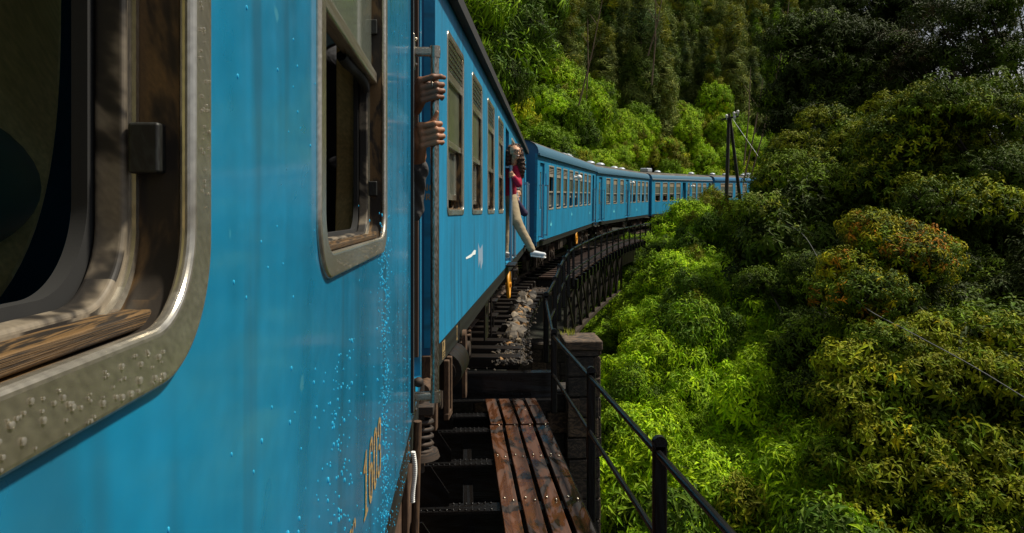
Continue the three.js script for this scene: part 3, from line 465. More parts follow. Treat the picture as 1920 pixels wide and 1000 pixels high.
// ------------------------------------------------------------------ track
const onLine = (s) => { const i = Math.min(239, Math.max(0, s * 240)), k = Math.floor(i), t = i - k, A = lineAt[k], B = lineAt[k + 1]; return { p: A.p.clone().lerp(B.p, t), n: A.n.clone().lerp(B.n, t).normalize(), d: A.d.clone().lerp(B.d, t).normalize() }; };
{
  const track = new THREE.Group(); track.name = 'railway_track'; track.userData = { kind: 'structure' }; scene.add(track);
  for (const off of [-0.61, -2.29]) {
    const pts = []; for (let i = 0; i <= 120; i++) { const q = onLine(i / 120); pts.push(q.p.clone().addScaledVector(q.n, off)); }
    const sh = new THREE.Shape([[-0.035, 0], [0.035, 0], [0.035, -0.04], [0.01, -0.05], [0.01, -0.12], [0.06, -0.14], [0.06, -0.155], [-0.06, -0.155], [-0.06, -0.14], [-0.01, -0.12], [-0.01, -0.05], [-0.035, -0.04]].map((p) => new THREE.Vector2(...p)));
    const P = sh.getPoints(), pos = [], idx = [], uv = [];
    pts.forEach((p, i) => { const q = onLine(i / 120); P.forEach((v, j) => { const w = p.clone().addScaledVector(q.n, v.x); pos.push(w.x, w.y + v.y, w.z); uv.push(i * 0.9, j * 0.1); }); });
    const m = P.length; for (let i = 0; i < pts.length - 1; i++) for (let j = 0; j < m; j++) { const a = i * m + j, b = i * m + (j + 1) % m, c = a + m, d = b + m; idx.push(a, b, c, b, d, c); }
    const g = new THREE.BufferGeometry(); g.setAttribute('position', new THREE.Float32BufferAttribute(pos, 3)); g.setAttribute('uv', new THREE.Float32BufferAttribute(uv, 2)); g.setIndex(idx);
    const h = g.toNonIndexed(); h.computeVertexNormals(); part('rail', h, M.rail, track);
  }
  const short = rbox(2.0, 0.15, 0.24, 0, 0, 0, 0.02), slp = [rbox(2.75, 0.15, 0.24, 0, 0, 0, 0.02), rbox(2.75, 0.16, 0.22, 0, 0, 0, 0.03)], wide = rbox(3.3, 0.16, 0.25, 0.28, 0, 0, 0.02), mats = [M.blackMetal, M.under];
  const len = lineCurve.getLength(); let s = 0;
  for (let k = 0, d = 8; d < 105; d += d < 62 ? 0.72 : 1.4, k++) {
    const q = onLine(d / len), f = -q.p.z; if (f > 60 && k % 2) continue;
    const m = part('sleeper', f > 11 && f < 20 ? wide : f < 11 ? short : slp[k % 2], f < 22 ? M.blackMetal : mats[(k * 7) % 3 ? 0 : 1], track);
    m.position.copy(q.p).addScaledVector(q.n, -1.45); m.position.y -= 0.235; m.rotation.y = Math.atan2(-q.d.x, -q.d.z);
  }
}
const rivetGeo = new THREE.SphereGeometry(0.013, 7, 5);
function rivets(parent, spots, mat = M.blackMetal) { const m = new THREE.InstancedMesh(rivetGeo, mat, spots.length), t = new THREE.Matrix4(); spots.forEach((p, i) => m.setMatrixAt(i, t.makeTranslation(p.x, p.y, p.z))); m.name = 'rivet'; m.userData.kind = 'stuff'; parent.add(m); return m; }
const wetSteel = std(0xffffff, 0.25, 0.6, { map: mottled([0.16, 0.165, 0.175], [0.12, 0.105, 0.095], 10, 10, 77, [0.6, 0.6]), bumpMap: noiseTex, bumpScale: 0.002 });

// ------------------------------------------------------------------ near span: girder, cross beams, footway planks (frame: l sideways, h up from the deck, f ahead)
{
  const g = thing('girder_bridge', 'black steel bridge deck with wet brown footway planks beside the nearest coach', 'bridge');
  g.rotation.order = 'YXZ'; g.position.set(0, 2 - 2.3, 0); g.rotation.y = 3.76 * Math.PI / 180; g.rotation.x = -0.030;
  const r = rng(12);
  // planks: four rows, butted over the cross beams
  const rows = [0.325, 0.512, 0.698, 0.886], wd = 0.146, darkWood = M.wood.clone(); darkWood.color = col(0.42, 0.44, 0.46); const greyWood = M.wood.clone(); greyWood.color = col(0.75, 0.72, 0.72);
  rows.forEach((l, i) => { for (const [a, b] of [[-4, 1.15], [1.16, 4.55], [4.56, 9.04], [9.07, 10.45]]) {
    const geo = rbox(wd, 0.05, b - a, 0, 0, 0, 0.006); const uv = geo.attributes.uv, p = geo.attributes.position; for (let q = 0; q < uv.count; q++) uv.setXY(q, p.getX(q) + i * 0.37 + a * 0.11, p.getZ(q) + i * 1.7);
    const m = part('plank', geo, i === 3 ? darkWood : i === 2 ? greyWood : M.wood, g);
    m.position.set(l + wd / 2 + (r() - 0.5) * 0.008, -0.025 + (a > 9 ? 0.015 : 0) + (r() - 0.5) * 0.006, -(a + b) / 2); m.rotation.z = (r() - 0.5) * 0.03; m.rotation.y = (r() - 0.5) * 0.002 + (a > 9 ? 0.02 : 0);
  } });
  const bolts = [], pins = [];
  const beams = [-1.3, 0, 1.3, 2.6, 3.9, 5.2, 6.48, 7.76, 9.05, 9.80];
  for (const f of beams) {
    part('cross_beam', plain([box(1.45, 0.025, 0.20, 0.33, -0.065, -f), box(1.45, 0.40, 0.02, 0.33, -0.27, -f), box(1.45, 0.02, 0.18, 0.33, -0.47, -f)]), wetSteel, g);
    for (const l of rows) for (const q of [0.035, 0.11]) pins.push(new THREE.Vector3(l + q, 0.004, -f + (q > 0.1 ? 0.03 : -0.035)));
    for (let k = 0; k < 12; k++) for (const d of [-0.075, 0.075]) bolts.push(new THREE.Vector3(-0.36 + k * 0.055, -0.05, -f + d));
    // knee bracket against the main girder
    const s = new THREE.Shape([[0, 0], [0.26, 0], [0.26, 0.12], [0.10, 0.36], [0, 0.36]].map((p) => new THREE.Vector2(...p)));
    part('knee_bracket', plain([slab(s, 0.016, 2).translate(-0.38, -0.05, -f - 0.008), box(0.012, 0.34, 0.12, -0.375, 0.12, -f), box(0.28, 0.012, 0.13, -0.24, -0.046, -f)]), wetSteel, g);
  }
  part('main_girder', plain([box(0.02, 1.2, 15, -0.40, -0.22, -3.4), box(0.42, 0.03, 15, -0.56, 0.395, -3.4), box(0.34, 0.03, 15, -0.52, -0.83, -3.4)]), M.rust, g);
  part('main_girder', plain([box(0.02, 1.2, 15, -2.6, -0.22, -3.4), box(0.42, 0.03, 15, -2.6, 0.395, -3.4)]), M.under, g);
  part('edge_girder', plain([box(0.02, 0.42, 14.4, 1.055, -0.27, -3.3), box(0.12, 0.02, 14.4, 1.0, -0.06, -3.3), box(0.12, 0.02, 14.4, 1.0, -0.48, -3.3)]), wetSteel, g);
  part('stringer', plain([box(0.016, 0.2, 14.4, 0.05, -0.36, -3.3), box(0.10, 0.016, 14.4, 0.05, -0.26, -3.3)]), wetSteel, g);
  part('end_beam', plain([box(2.4, 0.36, 0.03, 0.09, 0.12, -10.72), box(2.4, 0.03, 0.22, 0.09, 0.31, -10.80), box(2.4, 0.02, 0.16, 0.09, -0.05, -10.64)]), wetSteel, g);
  for (const q of [0.02, 0.24]) for (let k = 0; k < 13; k++) bolts.push(new THREE.Vector3(-0.7 + k * 0.14, q, -10.70));
  for (let k = 0; k < 26; k++) bolts.push(new THREE.Vector3(-0.9 + k * 0.07, -0.035, -10.62));
  rivets(g, bolts, wetSteel); rivets(g, pins, M.chrome);
}
// ------------------------------------------------------------------ railings
function railing(label, posts, rails, post, group) {   // posts: [x, top y, f, foot y, lean]; rails: lists of points
  const g = thing('railing', label, 'railing', group);
  const b = posts[0]; g.position.set(b[0], b[3], -b[2]); const o = g.position;
  posts.forEach(([x, y, f, foot, w = post]) => { const geo = rbox(w, y - foot, w * 0.55, 0, (y + foot) / 2, 0, w * 0.2); part('post', plain([geo, new THREE.CylinderGeometry(w / 2, w / 2, w * 0.55, 16).rotateX(Math.PI / 2).translate(0, y, 0)]).translate(x - o.x, -o.y, -f - o.z), wetSteel, g); });
  rails.forEach(([name, pts, rad]) => { for (let i = 0; i + 1 < pts.length; i++) part(name, rod(pts[i].clone().sub(o), pts[i + 1].clone().sub(o), rad, 12), wetSteel, g); });
  return g;
}
const sp = (l, h, f) => { const c = Math.cos(3.76 * Math.PI / 180), s = Math.sin(3.76 * Math.PI / 180); return W(l * c - f * s, 2 - 2.3 + h - 0.030 * f, f * c + l * s); };
{
  const P = [-0.5, 2.1, 4.6, 7.1, 10.02].map((f) => { const a = sp(1.228, 0.97, f), b = sp(1.228, f === 7.1 ? -0.45 : f > 9 ? -0.1 : -0.5, f); return [a.x, a.y + 0.03, -a.z, b.y, f < 5 ? 0.092 : 0.085]; });
  const a = [-3, 2.1, 4.6, 7.1, 10.02].map((f) => sp(1.215, 0.94, f)), b = [-3, 2.1, 4.6, 7.1, 10.02].map((f) => sp(1.21, 0.42, f));
  railing('near black pipe railing with flat posts, running beside the footway planks to the foreground', P, [['top_rail', [...a, W(0.64, 0.37, 14.1)], 0.024], ['lower_rail', b, 0.021]], 0.09, 'railings of the bridges');
}
{
  const X = [[0.645, 14.1, 1.58], [0.905, 15.8, 1.43], [1.11, 17.5, 1.29], [1.33, 19.2, 1.19], [1.58, 20.9, 1.12]];
  railing('short black railing of close set leaning posts past the stone pier', X.map(([x, f, h]) => [x, 2 - h + 0.04, f, 2 - h - 1.25, 0.11]), [['top_rail', [...X.map(([x, f, h]) => W(x, 2 - h, f)), W(1.86, 0.93, 22.6)], 0.03], ['lower_rail', [...X.map(([x, f, h]) => W(x, 2 - h - 0.6, f)), W(1.86, 0.29, 22.6)], 0.028]], 0.10, 'railings of the bridges');
}
const C0 = new THREE.Vector2(1.86, 22.6), C1 = new THREE.Vector2(9.2, 48), CD = C1.clone().sub(C0).normalize(), CL = C0.distanceTo(C1);
const bow = (t) => -0.5 * Math.sin(Math.PI * t) ;   // slight curve to the left of the chord
const cPt = (t, y, side = 0) => { const k = bow(t) + side; return W(lerp(C0.x, C1.x, t) + CD.y * k, y, lerp(C0.y, C1.y, t) - CD.x * k); };
const cTop = (t) => lerp(0.93, 1.38, t) + 0.06 * Math.sin(Math.PI * t);
{
  const N = 14, ts = Array.from({ length: N + 1 }, (_, i) => i / N);
  railing('long black railing curving along the far truss bridge beside the train', ts.map((t) => { const p = cPt(t, 0); return [p.x, cTop(t) + 0.02, -p.z, cTop(t) - 1.15, 0.075]; }),
    [['top_rail', ts.map((t) => cPt(t, cTop(t))), 0.032], ['lower_rail', ts.map((t) => cPt(t, cTop(t) - 0.66)), 0.028]], 0.08, 'railings of the bridges');
}
// ------------------------------------------------------------------ far truss span under the second and third coaches
{
  const g = thing('truss_bridge', 'black lattice truss bridge under the third coach, with floor beam ends sticking out', 'bridge');
  const base = cPt(0, -0.2); g.position.copy(base);
  const rel = (v) => v.sub(base), top = (t) => cTop(t) - 1.25, bot = -1.95, n = 9, T = 0.60;
  const B = (a, b, w, h) => bar(rel(a), rel(b), w, h);
  for (const side of [-0.25, -3.4]) {
    const tc = [], bc = [];
    for (let i = 0; i < n; i++) { const a = i / n * T, b = (i + 1) / n * T; tc.push(B(cPt(a, top(a), side), cPt(b, top(b), side), 0.22, 0.16)); bc.push(B(cPt(a, bot, side), cPt(b, bot, side), 0.15, 0.13)); }
    part('top_chord', plain(tc), M.blackMetal, g); part('bottom_chord', plain(bc), M.under, g);
    for (let i = 0; i <= n; i++) { const a = i / n * T; part('vertical', B(cPt(a, bot, side), cPt(a, top(a), side), 0.10, 0.14), M.blackMetal, g); if (i < n) { const b = (i + 1) / n * T, m = (a + b) / 2; part('diagonal', B(cPt(a, bot, side), cPt(b, top(b), side), 0.07, 0.11), M.blackMetal, g); part('diagonal', B(cPt(b, bot, side + 0.05), cPt(a, top(a), side + 0.05), 0.05, 0.09), M.blackMetal, g); } }
  }
  for (let i = 0; i <= 26; i++) { const t = 0.01 + i / 26 * 0.98; part('floor_beam', B(cPt(t, top(t) + 0.15, 0.10), cPt(t, top(t) + 0.15, -3.3), 0.22, 0.30), wetSteel, g); }
  const deckMat = std(0xffffff, 0.5, 0.2, { map: mottled([0.17, 0.12, 0.10], [0.26, 0.19, 0.155], 14, 14, 66, [0.8, 0.8]) });
  for (let i = 0; i < 44; i++) { const t = (i + 0.5) / 44, a = (i + 0.12) / 44, y = top(t) + 0.33; part('deck_plank', B(cPt(t, y, -0.02), cPt(t, y, -1.1), 0.40, 0.05), deckMat, g); }
  const pl = []; for (let i = 0; i < 10; i++) { const a = T + i / 10 * (1 - T), b = T + (i + 1) / 10 * (1 - T); pl.push(B(cPt(a, top(a) - 0.35, -0.3), cPt(b, top(b) - 0.35, -0.3), 0.04, 0.8)); }
  part('plate_girder', plain(pl), M.blackMetal, g);
}
// ------------------------------------------------------------------ masonry: near pier with cap, mid pier, far abutment
function masonry(label, o, w, d, y0, y1, turn, cap, seed, course = 0.30) {
  const g = thing('stone_pier', label, 'pier'); g.position.copy(o); g.rotation.y = turn; const r = rng(seed);
  part('core', box(w - 0.08, y1 - y0, d - 0.08, 0, (y0 + y1) / 2, 0), M.block[1], g);
  const shapes = Array.from({ length: 5 }, (_, i) => { const b = rbox(1, 1, 1, 0, 0, 0, 0.05), p = b.attributes.position, q = rng(seed + i); const ph = q() * 9; for (let k = 0; k < p.count; k++) { const x = p.getX(k), y = p.getY(k), z = p.getZ(k); p.setXYZ(k, x + 0.04 * Math.sin(y * 7 + ph + z * 5), y + 0.04 * Math.sin(x * 6 + ph * 2), z + 0.05 * Math.sin(x * 8 + y * 5 + ph)); } b.computeVertexNormals(); return b; });
  const put = (x, y, z, a, b, c) => { const m = part('stone', shapes[Math.floor(r() * 5)], M.block[Math.floor(r() * 3)], g); m.position.set(x, y, z); m.scale.set(a, b, c); };
  for (let y = y0, row = 0; y < y1 - 0.05; y += course, row++) {
    const h = Math.min(course, y1 - y) * 0.93;
    for (const [len, fixed, ax] of [[w, d / 2 - 0.06, 0], [d, w / 2 - 0.06, 1]]) {
      let x = -len / 2 + (row % 2 ? -0.12 : 0);
      while (x < len / 2 - 0.04) { const bw = Math.min(0.26 + r() * 0.26, len / 2 - x + 0.01), x0 = Math.max(x, -len / 2 - 0.01), e = x + bw, cw = e - x0; if (cw > 0.05) { const c = (x0 + e) / 2, dd = 0.16 + r() * 0.05; if (!ax) put(c, y + h / 2, fixed, cw * 0.95, h, dd); else put(fixed, y + h / 2, -c, dd, h, cw * 0.95); } x = e; }
    }
  }
  if (cap) part('capstone', plain([rbox(w + 0.10, 0.14, d + 0.08, 0, y1 + 0.07, 0, 0.02)]), M.block[2], g);
  return g;
}
masonry('dark stone pier with a flat capstone behind the near railing', W(1.04, 0, 11.35), 0.46, 0.72, -8.5, -0.02, 0.04, true, 31);
masonry('broad dark stone wall under the end of the footway, beside the capped pier', W(-0.35, 0, 11.75), 2.6, 0.7, -8.5, -0.75, 0.06, false, 44, 0.34);
masonry('stone pier in the shade between the short railing and the truss bridge', W(1.2, 0, 23.6), 2.6, 1.0, -7, -2.05, -0.28, false, 52, 0.4);
{ const p = cPt(1.02, 0); masonry('pale stone abutment at the far end of the truss bridge', W(p.x - 0.3, 0, -p.z + 0.3), 2.0, 1.4, -3, 0.42, -0.35, true, 61, 0.36); }

// ------------------------------------------------------------------ ballast: bed, gravel, single stones
{
  const g = new THREE.Group(); g.name = 'ballast_bed'; g.userData = { kind: 'structure' }; scene.add(g);
  const bed = (pts, w0, w1, dy) => { const pos = [], idx = [], uv = []; pts.forEach((q, i) => { for (const o of [w0, w1]) { const v = q.p.clone().addScaledVector(q.n, o); pos.push(v.x, v.y + dy, v.z); uv.push(o, i * 0.4); } }); for (let i = 0; i < pts.length - 1; i++) idx.push(i * 2, i * 2 + 1, i * 2 + 2, i * 2 + 1, i * 2 + 3, i * 2 + 2); const b = new THREE.BufferGeometry(); b.setAttribute('position', new THREE.Float32BufferAttribute(pos, 3)); b.setAttribute('uv', new THREE.Float32BufferAttribute(uv, 2)); b.setIndex(idx); b.computeVertexNormals(); return b; };
  const len = lineCurve.getLength(), seg = (a, b, n) => Array.from({ length: n + 1 }, (_, i) => onLine(lerp(a, b, i / n) / len));
  part('bed', bed(seg(17.3, 30, 20), -3.1, 0.42, -0.36), M.under, g);
  part('bed', bed(seg(56, 108, 40), -3.4, 0.6, -0.36), M.under, g);
  const r = rng(8);
  const rock = (seed, flat) => { const b = new THREE.IcosahedronGeometry(1, 1), m = mergeVertices(b.deleteAttribute('normal').deleteAttribute('uv')), p = m.attributes.position, q = rng(seed), cuts = Array.from({ length: 9 }, () => [new THREE.Vector3(q() - 0.5, q() - 0.5, q() - 0.5).normalize(), 0.45 + q() * 0.35]), v = new THREE.Vector3(); for (let i = 0; i < p.count; i++) { v.fromBufferAttribute(p, i); for (const [n, d] of cuts) { const k = v.dot(n); if (k > d) v.addScaledVector(n, d - k); } p.setXYZ(i, v.x, v.y * flat, v.z); } const f = m.toNonIndexed(); f.computeVertexNormals(); const uv = new Float32Array(f.attributes.position.count * 2); for (let i = 0; i < uv.length / 2; i++) { uv[2 * i] = f.attributes.position.getX(i) * 0.2 + f.attributes.position.getY(i) * 0.1; uv[2 * i + 1] = f.attributes.position.getZ(i) * 0.2 + f.attributes.position.getY(i) * 0.1; } f.setAttribute('uv', new THREE.BufferAttribute(uv, 2)); return f; };
  const rocks = Array.from({ length: 7 }, (_, i) => rock(100 + i * 3, 0.7));
  // pile of stones between the rail and the sleeper ends: image columns 930-1010, rows 550-700
  const xMid = (f) => lerp(-0.02, 0.36, smooth(10.9, 20, f));
  for (let i = 0; i < 210; i++) {
    const f = 11.1 + 9 * Math.pow(r(), 1.15), big = f > 12.8, s = big ? 0.05 + 0.12 * Math.pow(r(), 2) : 0.03 + 0.05 * r() * r();
    const x = xMid(f) + (r() + r() - 1) * (big ? 0.22 : 0.28);
    const m = part('stone', rocks[Math.floor(r() * 7)], M.stone[Math.floor(r() * 5)], g); m.scale.set(s * (0.8 + 0.6 * r()), s * (0.7 + 0.5 * r()), s * (0.8 + 0.6 * r()));
    m.position.set(x, -0.20 + s * 0.35 + 0.06 * Math.max(0, 1 - Math.abs(x - xMid(f)) / 0.3) * r() + (f < 12.6 ? -0.08 : 0), -f); m.rotation.set(r() * 6, r() * 6, r() * 6);
  }
  const N = 5200, gm = new THREE.InstancedMesh(rocks[2], M.stone[2], N), t = new THREE.Matrix4(), e = new THREE.Euler(); const tint = [col(1.5, 1.35, 1.1), col(0.9, 0.85, 0.8), col(0.5, 0.48, 0.46), col(1.9, 1.5, 0.9)];
  for (let i = 0; i < N; i++) {
    let x, y, f; if (i < 1900) { f = 11.0 + 9 * Math.pow(r(), 1.6); x = xMid(f) + (r() + r() - 1) * 0.33; y = -0.235 + 0.05 * r(); } else { const d = i < 3200 ? 17 + r() * 13 : 56 + r() * 52, q = onLine(d / len), o = -3.1 + r() * 3.5; x = q.p.x + q.n.x * o; f = -(q.p.z + q.n.z * o); y = q.p.y - 0.33; }
    const s = 0.018 + 0.035 * r() * r(); t.compose(new THREE.Vector3(x, y, -f), new THREE.Quaternion().setFromEuler(e.set(r() * 6, r() * 6, r() * 6)), new THREE.Vector3(s, s * 0.8, s * 1.2)); gm.setMatrixAt(i, t); gm.setColorAt(i, tint[Math.floor(r() * 4)]);
  }
  gm.name = 'gravel'; gm.userData.kind = 'stuff'; g.add(gm);
}
// ------------------------------------------------------------------ utility pole with strut, cross arm, insulators and guy wire
{
  const f = 47, u = (px) => (px - 960) / 1400 * f, v = (py) => 2 + (400 - py) / 1400 * f;
  const g = thing('utility_pole', 'dark wooden utility pole with a leaning strut and white insulators above the bushes', 'utility pole'); g.position.copy(W(u(1361), v(400), f)); const o = g.position;
  const R = (px, py, df = 0) => W(u(px), v(py), f + df).sub(o);
  const wood = std(col(0.022, 0.019, 0.017), 0.85);
  part('pole', rod(R(1361, 420), R(1367, 213), 0.13, 10, 0.10), wood, g);
  part('strut', rod(R(1404, 430, 1.0), R(1369, 222), 0.12, 10, 0.09), wood, g);
  part('cross_arm', bar(R(1352, 225, -0.1), R(1384, 218, -0.1), 0.09, 0.11), wood, g);
  for (const [x, y] of [[1361, 219], [1375, 214], [1382, 211], [1376, 221]]) { const p = R(x, y, -0.2); part('insulator', plain([new THREE.SphereGeometry(0.085, 10, 8).translate(p.x, p.y + 0.04, p.z), new THREE.CylinderGeometry(0.09, 0.06, 0.10, 10).translate(p.x, p.y - 0.05, p.z), new THREE.CylinderGeometry(0.02, 0.02, 0.14, 6).translate(p.x, p.y - 0.13, p.z)]), M.white, g); }
  part('guy_wire', rod(R(1371, 224, -0.3), R(1404, 300, -2), 0.011, 6), M.white, g);
}

// ------------------------------------------------------------------ people
const skinMat = (c) => new THREE.MeshPhysicalMaterial({ color: c, roughness: 0.55 });
const SK = { dark: skinMat(col(0.17, 0.068, 0.030)), brown: skinMat(col(0.30, 0.125, 0.056)), tan: skinMat(col(0.53, 0.27, 0.15)) };
const cloth = (c, bump = 0.003) => std(c, 0.9, 0, { bumpMap: noiseTex, bumpScale: bump });
function clothUV(g, k = 3) { const p = g.attributes.position, u = g.attributes.uv; for (let i = 0; i < p.count; i++) u.setXY(i, (p.getX(i) + p.getZ(i) * 0.7) * k, p.getY(i) * k); return g; }
function headBones(x, y, z, s, fx, fz) {   // face towards (fx, fz)
  const rx = fz, rz = -fx, P = (r, u, f) => [x + (rx * r + fx * f) * s, y + u * s, z + (rz * r + fz * f) * s], B = (a, ra, b, rb) => [...P(...a), ra * s, ...P(...b), rb * s];
  return [B([0, 0.045, -0.025], 0.088, [0, 0.02, 0.01], 0.080), B([0, -0.02, 0.02], 0.066, [0, -0.075, 0.048], 0.036), B([0, 0.02, 0.082], 0.010, [0, -0.022, 0.104], 0.014), B([-0.03, 0.035, 0.072], 0.014, [0.03, 0.035, 0.072], 0.014),
    B([-0.045, -0.01, 0.05], 0.028, [0.045, -0.01, 0.05], 0.028), B([-0.02, -0.055, 0.078], 0.014, [0.02, -0.055, 0.078], 0.014), B([-0.078, 0.02, -0.01], 0.014, [-0.080, -0.02, -0.008], 0.012), B([0.078, 0.02, -0.01], 0.014, [0.080, -0.02, -0.008], 0.012)];
}
function faceParts(g, o, x, y, z, s, fx, fz, smile) {
  const rx = fz, rz = -fx, P = (r, u, f) => new THREE.Vector3(x + (rx * r + fx * f) * s - o.x, y + u * s - o.y, z + (rz * r + fz * f) * s - o.z);
  for (const q of [-1, 1]) { part('eye', new THREE.SphereGeometry(0.011 * s, 10, 8).translate(...P(q * 0.031, 0.022, 0.078).toArray()), std(col(0.02, 0.012, 0.01), 0.2), g); part('eyebrow', rod(P(q * 0.015, 0.045, 0.086), P(q * 0.05, 0.045, 0.072), 0.005 * s, 6), std(col(0.012, 0.008, 0.006), 0.8), g); }
  part('lips', tube([P(-0.03, -0.050, 0.083), P(-0.012, -0.058, 0.096), P(0.012, -0.058, 0.096), P(0.03, -0.050, 0.083)], 0.007 * s, 10, 6), std(col(0.30, 0.07, 0.06), 0.4), g);
  if (smile) part('teeth', tube([P(-0.024, -0.050, 0.089), P(0, -0.0535, 0.100), P(0.024, -0.050, 0.089)], 0.0055 * s, 8, 6), std(col(0.8, 0.78, 0.72), 0.3), g);
  return P;
}
// hand closed round an upright pole at the origin; x outwards, y up, z towards the viewer
function gripBones(thumbUp, longIndex, k, tilt = 0.2) {
  const S = (a) => a.map((v) => v * k), ys = [0.037, 0.012, -0.012, -0.034], rr = [0.0103, 0.0108, 0.0102, 0.0090], fan = [0.004, 0.0, -0.002, -0.002], out = [];
  const wrist = thumbUp ? [-0.080, -0.066, -0.030] : [-0.098, -0.052, -0.030];
  ys.forEach((y, i) => {
    const r = rr[i] * k, dx = [0, 0.003, 0.001, -0.006][i];
    const J = i === 0 && longIndex ? [[-0.046, y + 0.004, 0.030], [0.006, y + 0.006, 0.043], [0.034, y + 0.003, 0.032], [0.046, y - 0.001, 0.018]] : [[-0.046 + dx, y + fan[i], 0.030], [0.010 + dx, y, 0.045], [0.030 + dx, y - 0.002, 0.022], [0.018, y - 0.003, -0.016]];
    out.push([...S(wrist.map((w, c) => w * 0.75 + J[0][c] * 0.25 + (c === 1 ? y * 0.35 : 0))), r * 2.1, ...S(J[0]), r * 1.5]);
    out.push([...S(J[0]), r * 1.22, ...S(J[1]), r * 1.08], [...S(J[1]), r * 1.1, ...S(J[2]), r * 0.95], [...S(J[2]), r * 0.96, ...S(J[3]), r * 0.8]);
  });
  if (thumbUp) out.push([...S([-0.055, -0.01, 0.0]), 0.016 * k, ...S([-0.022, 0.040, 0.004]), 0.0125 * k], [...S([-0.022, 0.040, 0.004]), 0.0115 * k, ...S([0.008, 0.055, 0.010]), 0.0105 * k], [...S([0.008, 0.055, 0.010]), 0.0105 * k, ...S([0.026, 0.082, 0.012]), 0.008 * k]);
  else out.push([...S([-0.055, 0.0, -0.01]), 0.016 * k, ...S([-0.03, 0.030, -0.018]), 0.0125 * k], [...S([-0.03, 0.030, -0.018]), 0.0115 * k, ...S([0.0, 0.035, -0.034]), 0.010 * k]);
  out.push([...S([-0.062, 0.022, 0.012]), 0.020 * k, ...S([-0.066, -0.034, 0.010]), 0.020 * k], [...S([-0.066, -0.014, 0.004]), 0.027 * k, ...S(wrist), 0.028 * k]);
  const ct = Math.cos(tilt), st = Math.sin(tilt), rt = (x, y) => [x * ct - y * st, x * st + y * ct];
  const turned = out.map((b) => [...rt(b[0], b[1]), b[2], b[3], ...rt(b[4], b[5]), b[6], b[7]]), w2 = S(wrist);
  return [turned, [...rt(w2[0], w2[1]), w2[2]]];
}
const moveB = (b, x, y, z) => b.map((q) => [q[0] + x, q[1] + y, q[2] + z, q[3], q[4] + x, q[5] + y, q[6] + z, q[7]]);
function rider(label, pole, hy, thumbUp, skin, sleeve, torso, elbow, shoulder, trousers) {
  const g = thing('person', label, 'person', 'people holding on at the train doors'), [tx, tf] = torso, fl = 1.26;
  g.position.copy(W(tx, fl, tf)); const o = g.position, k = 1.12;
  const [hb, wr] = gripBones(thumbUp, !thumbUp, k);
  const hand = boneMesh([...hb, [...wr, 0.027 * k, wr[0] * 0.72 + (elbow[0] - pole[0]) * 0.28, wr[1] * 0.72 + (elbow[1] - hy) * 0.28, wr[2] * 0.72 + (-elbow[2] + pole[1]) * 0.28, 0.034]], 0.0032, 0.0075).translate(pole[0], hy, -pole[1]);
  const wx = pole[0] + wr[0] * 0.8 + (elbow[0] - pole[0]) * 0.2, wy = hy + wr[1] * 0.8 + (elbow[1] - hy) * 0.2, wz = -pole[1] + wr[2] * 0.8 + (-elbow[2] + pole[1]) * 0.2;
  const arm = [[wx, wy, wz, 0.03, elbow[0], elbow[1], -elbow[2], 0.042], [elbow[0], elbow[1], -elbow[2], 0.043, shoulder[0], shoulder[1], -shoulder[2], 0.055]];
  const z = -tf, body = [[tx, fl + 0.95, z, 0.13, tx, fl + 1.35, z, 0.14], [tx, fl + 1.35, z, 0.12, tx, fl + 1.48, z, 0.055], [shoulder[0], shoulder[1], -shoulder[2], 0.06, tx, fl + 1.38, z, 0.10], [tx - 0.05, fl + 1.36, z, 0.09, tx - 0.12, fl + 1.33, z - 0.1, 0.06], [tx - 0.12, fl + 1.33, z - 0.1, 0.055, tx - 0.14, fl + 1.0, z - 0.12, 0.04], [tx - 0.14, fl + 1.0, z - 0.12, 0.038, tx - 0.10, fl + 0.76, z - 0.08, 0.03], [tx - 0.02, fl + 0.92, z - 0.08, 0.085, tx - 0.02, fl + 0.48, z - 0.09, 0.06], [tx - 0.02, fl + 0.48, z - 0.09, 0.055, tx - 0.02, fl + 0.07, z - 0.09, 0.035], [tx, fl + 0.92, z + 0.08, 0.085, tx, fl + 0.48, z + 0.09, 0.06], [tx, fl + 0.48, z + 0.09, 0.055, tx, fl + 0.07, z + 0.09, 0.035], [tx - 0.02, fl + 0.04, z - 0.09, 0.035, tx + 0.10, fl + 0.03, z - 0.10, 0.028], [tx, fl + 0.04, z + 0.09, 0.035, tx + 0.12, fl + 0.03, z + 0.10, 0.028]];
  const coarse = boneMesh([...body, ...arm, ...headBones(tx, fl + 1.60, z, 1, 0.96, 0.28)], 0.02, 0.03);
  part('body', mergeGeometries([hand, coarse]).translate(-o.x, -o.y, -o.z), skin, g);
  const fat = (b, d) => b.map((q) => [q[0], q[1], q[2], q[3] + d, q[4], q[5], q[6], q[7] + d]);
  if (sleeve) { const s = arm.map((q) => [...q]); const t = 0.0; for (let c = 0; c < 3; c++) s[0][c] = lerp(s[0][c], s[0][4 + c], t); s[0][3] = 0.043; s[0][7] = 0.052; s[1][3] = 0.052; s[1][7] = 0.064;
    const base = bonesSDF(fat(s, 0.004), 0.02), lo = [0, 1, 2].map((c) => Math.min(...s.flatMap((q) => [q[c], q[4 + c]])) - 0.10), hi = [0, 1, 2].map((c) => Math.max(...s.flatMap((q) => [q[c], q[4 + c]])) + 0.10);
    part('sleeve', clothUV(surface((x, y, zz) => base(x, y, zz) + 0.006 * Math.sin(x * 70 + y * 40) * Math.sin(y * 60 - zz * 50), lo, hi, 0.007)).translate(-o.x, -o.y, -o.z), sleeve, g); }
  part('shirt', clothUV(boneMesh(fat(body.slice(0, 6), 0.014).filter((_, i) => i !== 1 && i !== 5), 0.025, 0.03)).translate(-o.x, -o.y, -o.z), sleeve ?? cloth(col(0.06, 0.06, 0.07)), g);
